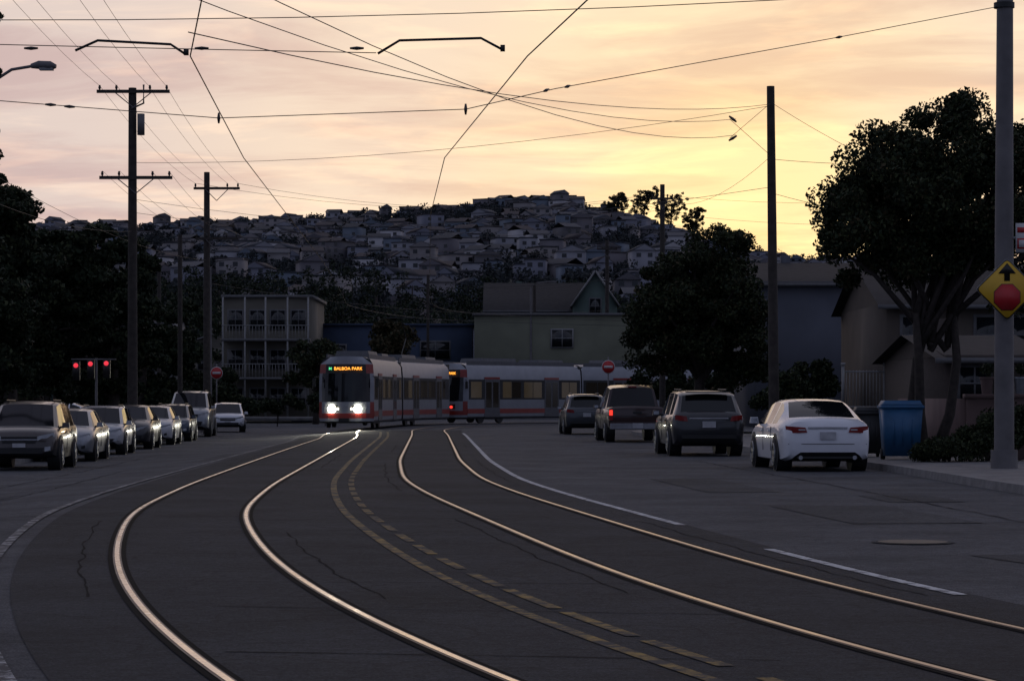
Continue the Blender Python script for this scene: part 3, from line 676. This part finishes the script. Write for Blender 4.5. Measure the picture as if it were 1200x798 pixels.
wl=[W_beige,W_white,W_brown,W_teal,W_bg,W_tan,W_green]
for i in range(52):
    y=random.uniform(250,420); x=random.uniform(-.21,.21)*y
    w=random.uniform(7,11); h=random.uniform(4.5,7.5)
    zb=gz(x,y)
    wins=[(x+(k-.5)*w*.45,zb+h-1.6,1.1,1.2) for k in (0,1)]
    house('row_house',x-w/2,x+w/2,y,y+10,zb+h,random.choice(wl),wins,random.choice(['gx','gy','gy','flat']),random.uniform(1.2,2.2),zb=zb)
mb=MB()
hw=[mat('hill_wall_%d'%i,c,.85,var=.1,scale=.1) for i,c in enumerate([(.22,.22,.25),(.155,.16,.20),(.125,.115,.13),(.19,.175,.18),(.105,.13,.17),(.36,.35,.37),(.09,.085,.095)])]  # bluish wall tones carry the distance haze in their colour
hr=[mat('hill_roof_%d'%i,c,.9,var=.1,scale=.1,spec=.15) for i,c in enumerate([(.046,.049,.058),(.08,.082,.095),(.06,.052,.056)])]  # roof tones lifted towards blue, painted haze
treepos=[]
y=640
while y<1530:
    x=-.235*y+random.uniform(0,8)
    while x<.2*y:
        dens=.80 if y>880 else .5
        nz=math.sin(x*.031+y*.011)+math.sin(x*.013-y*.017)
        if nz>.95 or random.random()>dens or (x<-60 and y<850 and random.random()<.75):
            treepos.append((x,y)); x+=random.uniform(8,13); continue
        w=random.uniform(5.5,10); h=random.uniform(5.5,9.5)+(3 if random.random()<.14 else 0); d=11; z=gz(x,y)-1; yj=y+random.uniform(-9,9)
        wm=random.choice(hw); rm=random.choice(hr); rz=random.uniform(-.6,.6)
        mb.M=Matrix.Translation((x,yj,z))@Matrix.Rotation(rz,4,'Z')
        mb.box((0,0,h/2),(w,d,h),wm)
        k=random.random()
        if k<.4: mb.box((0,0,h+.2),(w+.4,d+.4,.4),rm)
        elif k<.75:
            mb.prism([(-w/2-.4,h),(w/2+.4,h),(0,h+2.2)],-d/2-.4,d/2+.4,rm); mb.add([(-w/2,-d/2-.45,h),(w/2,-d/2-.45,h),(0,-d/2-.45,h+1.9)],[(0,1,2)],wm)
        else:
            mb.add([(-w/2-.4,-d/2-.5,h),(w/2+.4,-d/2-.5,h),(w/2+.4,0,h+2),(-w/2-.4,0,h+2),(w/2+.4,d/2,h),(-w/2-.4,d/2,h)],[(0,1,2,3),(3,2,4,5)],rm)
        for zz in np.arange(2.2,h-.8,2.7):
            for q in (-.27,.27):
                if random.random()<.8: mb.quad((q*w-.8,-d/2-.06,zz-.7),(q*w+.8,-d/2-.06,zz-.7),(q*w+.8,-d/2-.06,zz+.7),(q*w-.8,-d/2-.06,zz+.7),M_win)
        if random.random()<.36: treepos.append((x+w*.6,yj-9))
        x+=w+random.uniform(.2,5)
    y+=random.uniform(22,31)
mb.M=Matrix.Identity(4)
for (x,y,w,h) in ((20,1490,17,11),(3,1500,13,10),(-10,1500,9,9),(-60,1495,11,9),(47,1495,11,8),(33,1500,9,12)):
    z=gz(x,y)-2; mb.box((x,y,z+h/2),(w,14,h),hw[6]); mb.box((x,y,z+h+.3),(w+.6,14.6,.6),hr[0])
    for zz in np.arange(3,h,3):
        for q in np.arange(-w/2+1.5,w/2-1,3): mb.quad((x+q-.8,y-7.1,z+zz-.7),(x+q+.8,y-7.1,z+zz-.7),(x+q+.8,y-7.1,z+zz+.7),(x+q-.8,y-7.1,z+zz+.7),M_win)
mb.obj('hillside_houses')
mb=MB(); C=[];Rd=[]
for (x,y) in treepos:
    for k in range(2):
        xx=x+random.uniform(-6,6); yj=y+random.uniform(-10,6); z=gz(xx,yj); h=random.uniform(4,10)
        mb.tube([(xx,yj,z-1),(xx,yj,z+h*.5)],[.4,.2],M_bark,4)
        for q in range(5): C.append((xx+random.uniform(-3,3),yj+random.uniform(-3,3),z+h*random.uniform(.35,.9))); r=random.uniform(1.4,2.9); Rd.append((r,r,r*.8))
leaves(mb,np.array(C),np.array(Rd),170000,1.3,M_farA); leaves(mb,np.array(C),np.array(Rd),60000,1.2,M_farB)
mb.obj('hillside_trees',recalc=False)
mb=MB(); C=[];Rd=[]
for i in range(720):
    y=random.uniform(430,680); x=random.uniform(-.22,.22)*y
    if y>560 and x>-20 and random.random()<.5: continue
    z=gz(x,y); h=random.uniform(7,14)*(1.25 if x<-25 and y>520 else .85)
    mb.tube([(x,y,z-1),(x,y,z+h*.6)],[.35,.15],M_bark,4)
    for q in range(7): C.append((x+random.uniform(-3,3),y+random.uniform(-3,3),z+h*random.uniform(.25,.92))); r=random.uniform(1.2,2.8); Rd.append((r,r,r*.75))
leaves(mb,np.array(C),np.array(Rd),170000,.8,M_leafA); leaves(mb,np.array(C),np.array(Rd),50000,.7,M_farA)
mb.obj('tree_belt',recalc=False)
mb=MB(); C=[];Rd=[]
for i in range(130):
    y=random.uniform(212,400); x=random.uniform(-.21,.21)*y; z=gz(x,y); h=random.uniform(5,9.5)
    if i%3==0: x=-abs(x)-10
    mb.tube([(x,y,z-.2),(x,y,z+h*.6)],[.2,.1],M_bark,5)
    for q in range(8): C.append((x+random.uniform(-1.8,1.8),y+random.uniform(-2,2),z+h*random.uniform(.3,.92))); r=random.uniform(.7,1.5); Rd.append((r,r,r*.8))
leaves(mb,np.array(C),np.array(Rd),85000,.42,M_leafA); leaves(mb,np.array(C),np.array(Rd),25000,.4,M_leafB)
mb.obj('garden_trees',recalc=False)
for (x,y,w,h) in ((92,1480,17,29),(77,1490,15,27),(60,1470,12,19),(106,1490,11,24),(128,1480,10,16)):
    z=gz(x,y)
    tree('eucalyptus_tree',(x,y),h*.6,.5,[(x,y,z+h*.68,w*.6,6,h*.26),(x-w*.25,y,z+h*.5,w*.4,5,h*.2),(x+w*.25,y,z+h*.85,w*.35,5,h*.15)],110,12000,.65,(.7,1.7),[(M_leafA,.4),(M_leafC,.6)],limbs=20)

# ---------------------------------------------------------------- poles, wires
def pole(name,x,y,h,r0,r1,m=M_wood,top=None,arms=()):
    mb=MB(); z=gz(x,y); tx=x if top is None else top
    mb.tube([(x,y,z-.2),((x+tx)/2,y,h*.5),(tx,y,h)],[r0,(r0+r1)/2,r1],m,12)
    for (az,al,cx) in arms:
        mb.box((cx,y-.16,az),(al,.1,.12),M_wood)
        for k in range(5):
            if k==2: continue
            xx=cx+(k-2)*al*.23
            mb.tube([(xx,y-.16,az+.06),(xx,y-.16,az+.13),(xx,y-.16,az+.24)],[.02,.055,.035],M_ins,7)
        for sx in (-1,1): mb.tube([(cx+sx*al*.25,y-.2,az-.04),(cx,y-.2,az-.6)],.02,M_steelpole,5)
    return mb.obj(name,True,40)
pole('utility_pole',-14.35,96.8,13.2,.20,.15,arms=((13.05,2.75,-14.3),(9.8,2.75,-14.2)))
mb=MB(); mb.tube([(-14.0,96.6,11.4),(-14.0,96.6,12.2)],.14,M_steelpole,10); mb.tube([(-14.35,96.6,12.4),(-13.9,96.6,12.6),(-13.9,96.6,13.3)],.04,M_steelpole,6); mb.obj('pole_transformer')
pole('utility_pole',-14.9,125,12.5,.19,.14,arms=((11.7,2.25,-14.4),(9.25,2.1,-14.4)))
pole('utility_pole',8.1,79,11.1,.17,.12,m=M_wood,top=7.98)
pole('utility_pole',8.4,143,13.4,.18,.13,arms=((12.6,1.2,8.4),))
pole('utility_pole',7.5,202,13.9,.18,.14,arms=((13.2,1.6,7.5),))
pole('utility_pole',1.8,205,10.5,.16,.12); pole('utility_pole',-19.3,140,8.8,.12,.10); pole('utility_pole',-6.5,198,11.0,.12,.1)
pole('utility_pole',-15.3,118,9,.12,.1,m=M_wood)
mb=MB(); px,py=9.42,49.0
mb.tube([(px,py,0),(px,py,4.5),(px+.02,py,10.6)],[.195,.18,.15],M_steelpole,16); mb.tube([(px,py,.1),(px,py,.5)],[.26,.26],M_steelpole,16)
mb.tube([(px,py,1.95),(px,py,2.08)],.187,mat('band_yellow',(.4,.28,.03),.6),16); mb.tube([(px,py,2.1),(px,py,2.35)],.1865,mat('band_blue',(.06,.12,.22),.6),16)
mb.tube([(px,py,8.95),(px,py,9.05)],.20,M_black,16); mb.tube([(px,py,3.2),(px,py,3.26)],.20,M_rim,16); mb.tube([(px,py,3.9),(px,py,3.96)],.20,M_rim,16)
mb.obj('tram_wire_pole',True,40)
pole('tram_wire_pole',-14.2,40.5,8.5,.16,.13,m=M_steelpole); pole('tram_wire_pole',12.3,33,9,.16,.13,m=M_steelpole); pole('tram_wire_pole',-13.6,33,9,.16,.13,m=M_steelpole)
mb=MB(); mb.tube([(-14.6,66,0),(-14.6,66,9.2)],[.14,.09],M_steelpole,10); mb.tube([(-14.6,66,9.1),(-13.6,66,9.5),(-12.9,66,9.95),(-12.3,66,10.05)],.04,M_steelpole,8)
mb.tube([(-12.4,66,10.04),(-12.2,66,10.07),(-11.9,66,10.05),(-11.75,66,10.03)],[.06,.11,.12,.05],M_steelpole,10); mb.box((-12.0,66,9.96),(.35,.18,.06),M_trim)
mb.obj('street_lamp',True,50)
mb=MB(); mb.tube([(-13.2,60,7.7),(-12.0,60,7.75)],.05,M_wire,6); mb.obj('bracket_arm')
for (x,y,h) in ((-17.2,146,9.3),(1.4,190,10)):
    mb=MB(); mb.tube([(x,y,0),(x,y,h-.4),(x+.4,y,h),(x+1.4,y,h+.1)],[.1,.07,.05,.04],M_steelpole,8); mb.box((x+1.6,y,h+.1),(.6,.2,.12),M_steelpole); mb.obj('street_lamp',True)
# added glowing red discs on an invented gantry, standing for unidentified red glows
M_redglow=mat('added_red_glow_disc',(.4,.01,.01),.3,emit=(1,.05,.08),es=.9)
mb=MB(); mb.tube([(-15.75,97,-.3),(-15.75,97,3.0)],.05,M_steelpole,8); mb.tube([(-16.7,97,2.95),(-15.0,97,2.95)],.035,M_steelpole,6)
for xx,zz in ((-16.5,2.72),(-15.95,2.78),(-15.35,2.80)):
    mb.box((xx,96.95,zz-.2),(.26,.2,.72),M_black); mb.tube([(xx,96.9,zz),(xx,96.82,zz)],.09,M_redglow,12)
mb.obj('added_red_glow')
mb=MB()
def sag(a,b,s,n=12): 
    a=Vector(a);b=Vector(b); return [a.lerp(b,i/n)-Vector((0,0,4*s*(i/n)*(1-i/n))) for i in range(n+1)]
def wire(a,b,s=.2,r=.008): mb.tube(sag(a,b,s),r,M_wire,4,False)
def insul(p,q,r=.035,l=.25):
    p=Vector(p);q=Vector(q); d=(q-p).normalized()
    mb.tube([p-d*l/2,p,p+d*l/2],[r*.5,r,r*.5],M_ins,7)
yA=[-12,4,18,33,47,62,82,104,121]; H=5.9
for T in (A,B):
    xs_=np.interp(yA,T[:,1],T[:,0]); pp=[(x,y,H) for x,y in zip(xs_,yA)]
    mb.tube(pp,.009,M_wire,5,False)
cw=[(p[0],p[1],H) for p in A if p[1]>121][::6]; mb.tube(cw,.012,M_wire,4,False)
cw=[(p[0],p[1],H) for p in B if p[1]>121][::6]; mb.tube(cw,.012,M_wire,4,False)
wire((-13.6,33,6.25),(-1.75,33,5.94),.02,.006); wire((-13.6,33,6.5),(12.3,33,7.3),.45,.006)
mb.tube([(-5.63,33,5.97),(-5.34,33,6.10),(-4.40,33,6.05),(-4.22,33,5.93)],.018,M_wire,6); mb.tube([(-1.73,33,5.93),(-1.45,33,6.10),(-.4,33,6.13),(-.12,33,5.98)],.018,M_wire,6)
for x in (-6.2,-4.0,-2.0): insul((x,33,6.0),(x+1,33,6.0),.025,.18)
mb.box((-.12,33,6.0),(.06,.06,.08),M_wire); mb.box((-4.2,33,5.95),(.06,.06,.08),M_wire)
mb.tube([(9.42,49,9.0),(5.9,46.2,8.0),(.7,41.3,6.48),(-.72,39.8,5.98),(-4.65,40.6,5.93),(-8.2,40.5,6.2),(-14.2,40.5,6.9)],.007,M_wire,4,False)
for p,q in (((5.9,46.2,8.0),(.7,41.3,6.48)),((.9,41.5,6.54),(0,40,6.1)),((.55,41.1,6.43),(0,40.2,6.1)),((-.72,39.8,5.98),(-.72,39.8,6.5)),((-4.65,40.6,5.93),(-4.65,40.6,6.4)),((-7,40.5,6.1),(-8,40.5,6.17)),((-7.3,40.5,6.13),(-8,40.5,6.17))): insul(p,q,.028,.17)
wire((8.0,79,10.55),(-4.3,34,6.35),.5); wire((8.0,79,10.5),(-14.4,97,10.4),.5); 
wire((7.0,80,10.2),(-6.5,30,7.3),.9); wire((7.0,80,9.7),(-5.2,26,7.0),1.0); wire((6.8,80,10.2),(8.05,79,8.9),.0); wire((6.8,80,9.6),(8.0,79,10.6),.0)
wire((8.0,79,10.6),(13.5,86,8.9),.15); wire((8.05,79,8.85),(14,86,9.4),.1); wire((8.05,79,8.0),(-14.6,125,10),.6)
wire((8.05,79,9.0),(8.4,143,12.6),.8); wire((8.05,79,7.8),(16,100,8.6),.2)
insul((6.9,80,10.2),(7.4,80,9.8),.05,.3); insul((6.9,80,9.6),(7.4,80,9.9),.05,.3)
for dx in (-1.25,-.6,.6,1.25):
    wire((-14.3+dx,96.6,13.25),(-14.4+dx*.85,124.9,11.95),.35); wire((-14.2+dx,96.6,10.05),(-14.4+dx*.8,124.9,9.5),.35)
    wire((-14.3+dx,96.6,13.25),(-9+dx,20,13.5),1.0); 
    if abs(dx)>1: wire((-14.4+dx*.8,125,11.95),(8.4+dx*.4,143,12.85),1.0)
for dz in (0,.5): wire((-14.4,125,9.5+dz),(7.5,202,13.4),.9); wire((-14.35,96.8,9.0-dz),(8.4,143,12.0-dz),1.0)
wire((8.4,143,12.8),(7.5,202,13.5),.5); wire((8.4,143,12.8),(30,148,13.5),.6); wire((8.4,143,11.8),(30,148,12),.6)
wire((-14.6,66,8.0),(-14.9,125,8.2),.6); wire((-14.3,51,7.6),(-14.35,97,7.8),.8); wire((-14.9,125,7.7),(8.4,143,8.4),.8)
wire((-14.9,125,7.1),(7.5,202,8.4),.8); wire((-14.9,125,7.4),(-21,187,8.4),.4); wire((1.8,205,10.2),(7.5,202,11),.2); wire((1.8,205,10.2),(-6.5,198,10.6),.2)
mb.obj('overhead_wires',recalc=False)

# ---------------------------------------------------------------- signs, small furniture
M_sy=mat('sign_yellow',(.60,.36,.02),.45,var=.05); M_sr=mat('sign_red',(.42,.015,.02),.45,var=.05); M_sw=mat('sign_white',(.5,.5,.5),.45,var=.05); M_sb=mat('sign_black',(.01,.01,.01),.5)
def flat(mb,pts,y,m,t=.003): mb.prism(pts,y,y+t,m)
mb=MB(); cx,cz,y=9.42,3.56,48.72; hd=.60
def dia(h,r=.06):
    out=[]
    for k in range(4):
        a=k*math.pi/2
        for d in (-.5,0,.5):
            b=a+d*math.pi/2*1.0; out.append((cx+(h-r*1.41)*math.cos(a)+r*math.cos(b),cz+(h-r*1.41)*math.sin(a)+r*math.sin(b)))
    return out
flat(mb,dia(hd),y,M_rim,.012); flat(mb,dia(hd-.01),y-.006,M_sb); flat(mb,dia(hd-.035),y-.012,M_sy)
flat(mb,[(cx+.055,cz+.16),(cx+.055,cz+.30),(cx+.17,cz+.30),(cx,cz+.50),(cx-.17,cz+.30),(cx-.055,cz+.30),(cx-.055,cz+.16)],y-.018,M_sb)
oc=lambda r:[(cx+.0+r*math.cos(R(22.5+45*k)),cz-.15+r*math.sin(R(22.5+45*k))) for k in range(8)]
flat(mb,oc(.275),y-.018,M_sb); flat(mb,oc(.262),y-.022,M_sr)
mb.box((cx,y+.06,cz),(.06,.12,.5),M_steelpole)
mb.obj('stop_ahead_sign')
mb=MB(); mb.box((9.85,48.9,4.55),(.46,.01,.56),M_sw); mb.box((9.85,48.892,4.70),(.40,.006,.1),M_sr); mb.box((9.85,48.892,4.44),(.40,.006,.2),M_sr); mb.box((9.85,48.886,4.44),(.34,.006,.14),M_sw); mb.box((9.6,48.95,4.55),(.4,.04,.05),M_rim)
mb.obj('parking_sign')
def dne(x,y,h,r=.38,ph=None):
    mb=MB(); mb.tube([(x,y,gz(x,y)),(x,y,h+.5)],.035,M_steelpole,8)
    c=lambda q:[(x+q*math.cos(k*math.pi/12),h+q*math.sin(k*math.pi/12)) for k in range(24)]
    flat(mb,c(r),y-.06,M_sw,.01); flat(mb,c(r-.03),y-.066,M_sr,.004); mb.box((x,y-.072,h),(r*1.3,.006,.12),M_sw); mb.obj('do_not_enter_sign')
dne(-16.15,140,2.85,.34); dne(4.85,129,3.05,.34)
M_bin=mat('bin_blue',(.015,.085,.19),.5,var=.1); M_bind=mat('bin_black',(.015,.016,.018),.55)
def bin_(x,y,w,d,h,m,nm):
    mb=MB(); z=.15
    mb.box((x,y,z+.08+(h-.2)/2),(w*.84,d*.84,h-.2),m,tx=1.19,ty=1.19)
    mb.box((x,y,z+h-.1),(w*1.07,d*1.07,.06),m); mb.box((x,y+.02,z+h-.02),(w*1.03,d*1.03,.12),m,tx=.86,ty=.8)
    mb.tube([(x-w/2,y-d*.5,z+h-.12),(x+w/2,y-d*.5,z+h-.12)],.025,m,6)
    for sx in (-1,1): mb.tube([(x+sx*w*.36,y+d*.35,z+.12),(x+sx*w*.46,y+d*.35,z+.12)],.12,M_tyre,12)
    for k in (-.25,0,.25): mb.box((x+k*w,y-d*.47,z+h*.5),(.03,.02,h*.5),m)
    mb.obj(nm)
bin_(8.5,56.0,.85,.8,1.25,M_bin,'recycling_bin'); bin_(8.15,58.6,.62,.7,1.1,M_bind,'trash_bin')
for i,(x,m) in enumerate(((11.5,W_pink),(11.9,M_trim),(12.3,M_rim),(12.8,W_bg),(13.3,M_trim))):
    mb=MB(); mb.tube([(x,62,1.59),(x,62,1.95),(x,62,1.96),(x,62,2.0)],[.12,.16,.18,.18],m,12); mb.obj('flower_pot',True)
    if i%2==0: bush('potted_plant',[(x,62,2.1,.15,.15,.2)],500,.08,lf,(.08,.15),8)
mb=MB(); mb.box((12.2,83.9,.55),(2.8,.25,1.1),M_kerb)
for i in range(26): mb.box((10.85+i*.11,83.9,1.75),(.025,.025,1.3),M_trim)
for z in (1.2,2.35): mb.box((12.22,83.9,z),(2.8,.04,.05),M_trim)
for i in (0,1,2): mb.box((10.85+i*1.375,83.9,1.8),(.09,.09,1.5),M_trim); mb.box((10.85+i*1.375,83.9,2.6),(.13,.13,.1),M_trim)
mb.obj('picket_fence')

# ---------------------------------------------------------------- sky and light
w=bpy.data.worlds.new("World"); scene.world=w; w.use_nodes=True; nt=w.node_tree; L=nt.links
for n in list(nt.nodes): nt.nodes.remove(n)
def N(t,**k):
    n=nt.nodes.new(t)
    for a,b in k.items(): setattr(n,a,b)
    return n
out=N('ShaderNodeOutputWorld'); bg=N('ShaderNodeBackground')
SE,SA=R(3.0),R(5.2)
sky=N('ShaderNodeTexSky'); sky.sky_type='NISHITA'; sky.sun_disc=False; sky.sun_elevation=SE; sky.sun_rotation=SA; sky.air_density=1.5; sky.dust_density=3
tc=N('ShaderNodeTexCoord')
sd=Vector((math.sin(SA)*math.cos(SE),math.cos(SA)*math.cos(SE),math.sin(SE)))
dot=N('ShaderNodeVectorMath',operation='DOT_PRODUCT'); dot.inputs[1].default_value=sd; L.new(tc.outputs['Generated'],dot.inputs[0])
ac=N('ShaderNodeMath',operation='ARCCOSINE'); L.new(dot.outputs['Value'],ac.inputs[0])
dg=N('ShaderNodeMath',operation='DIVIDE'); dg.inputs[1].default_value=math.pi; L.new(ac.outputs[0],dg.inputs[0])
rp=N('ShaderNodeValToRGB'); cr=rp.color_ramp; cr.interpolation='EASE'
cr.elements[0].position=0; cr.elements[0].color=(1.3,1.0,.46,1); cr.elements[1].position=1; cr.elements[1].color=(.17,.21,.33,1)
for p,c in ((.012,(1.2,.93,.48)),(.028,(1.05,.83,.55)),(.05,(.95,.77,.60)),(.085,(.79,.66,.60)),(.17,(.45,.44,.52)),(.35,(.29,.32,.44))):
    e=cr.elements.new(p); e.color=(*c,1)
L.new(dg.outputs[0],rp.inputs['Fac'])
sep=N('ShaderNodeSeparateXYZ'); L.new(tc.outputs['Generated'],sep.inputs[0])
za=N('ShaderNodeMath',operation='ADD'); za.inputs[1].default_value=.10; zm=N('ShaderNodeMath',operation='MAXIMUM'); zm.inputs[1].default_value=0
L.new(sep.outputs['Z'],zm.inputs[0]); L.new(zm.outputs[0],za.inputs[0])
dx=N('ShaderNodeMath',operation='DIVIDE'); dy=N('ShaderNodeMath',operation='DIVIDE')
L.new(sep.outputs['X'],dx.inputs[0]);L.new(za.outputs[0],dx.inputs[1]);L.new(sep.outputs['Y'],dy.inputs[0]);L.new(za.outputs[0],dy.inputs[1])
cmb=N('ShaderNodeCombineXYZ'); L.new(dx.outputs[0],cmb.inputs[0]); L.new(dy.outputs[0],cmb.inputs[1])
def clouds(rot,scl,nscale,lo,hi,seed):
    mp=N('ShaderNodeMapping'); mp.inputs['Rotation'].default_value=(0,0,R(rot)); mp.inputs['Scale'].default_value=(*scl,1); mp.inputs['Location'].default_value=(seed,seed*.7,0); L.new(cmb.outputs[0],mp.inputs[0])
    nz=N('ShaderNodeTexNoise'); nz.inputs['Scale'].default_value=nscale; nz.inputs['Detail'].default_value=9; nz.inputs['Roughness'].default_value=.58; nz.inputs['Distortion'].default_value=.5; L.new(mp.outputs[0],nz.inputs['Vector'])
    cm=N('ShaderNodeMapRange',interpolation_type='SMOOTHSTEP'); cm.inputs['From Min'].default_value=lo; cm.inputs['From Max'].default_value=hi; L.new(nz.outputs['Fac'],cm.inputs['Value']); return cm
c1=clouds(14,(1.1,1.5),1.0,.42,.62,3.1); c2=clouds(10,(2.2,3.0),1.3,.48,.66,8.2)
dk=N('ShaderNodeMix',data_type='RGBA',blend_type='MULTIPLY'); dk.inputs[7].default_value=(.82,.75,.79,1)
L.new(c1.outputs[0],dk.inputs[0]); L.new(rp.outputs['Color'],dk.inputs[6])
br2=N('ShaderNodeMix',data_type='RGBA',blend_type='MULTIPLY'); br2.inputs[7].default_value=(1.20,1.15,1.07,1)
L.new(c2.outputs[0],br2.inputs[0]); L.new(dk.outputs[2],br2.inputs[6])
sc=N('ShaderNodeVectorMath',operation='SCALE'); sc.inputs['Scale'].default_value=.10; L.new(sky.outputs[0],sc.inputs[0])
mx=N('ShaderNodeMix',data_type='RGBA'); mx.inputs[0].default_value=.97; L.new(sc.outputs[0],mx.inputs[6]); L.new(br2.outputs[2],mx.inputs[7])
L.new(mx.outputs[2],bg.inputs['Color']); bg.inputs['Strength'].default_value=1.0
L.new(bg.outputs[0],out.inputs[0])
sl=bpy.data.lights.new('sun','SUN'); sl.energy=.25; sl.angle=R(2); sl.color=(1,.62,.32)
so=bpy.data.objects.new('sun',sl); col.objects.link(so)
so.rotation_euler=sd.to_track_quat('Z','Y').to_euler()

# ---------------------------------------------------------------- camera
cd=bpy.data.cameras.new('camera'); cd.lens=90; cd.sensor_width=36; cd.shift_y=67/1200; cd.clip_start=.1; cd.clip_end=12000
co=bpy.data.objects.new('camera',cd); col.objects.link(co); co.location=(0,0,1.5); co.rotation_euler=(R(90),0,0)
scene.camera=co
scene.view_settings.view_transform='Standard'; scene.view_settings.look='None'; scene.view_settings.exposure=0
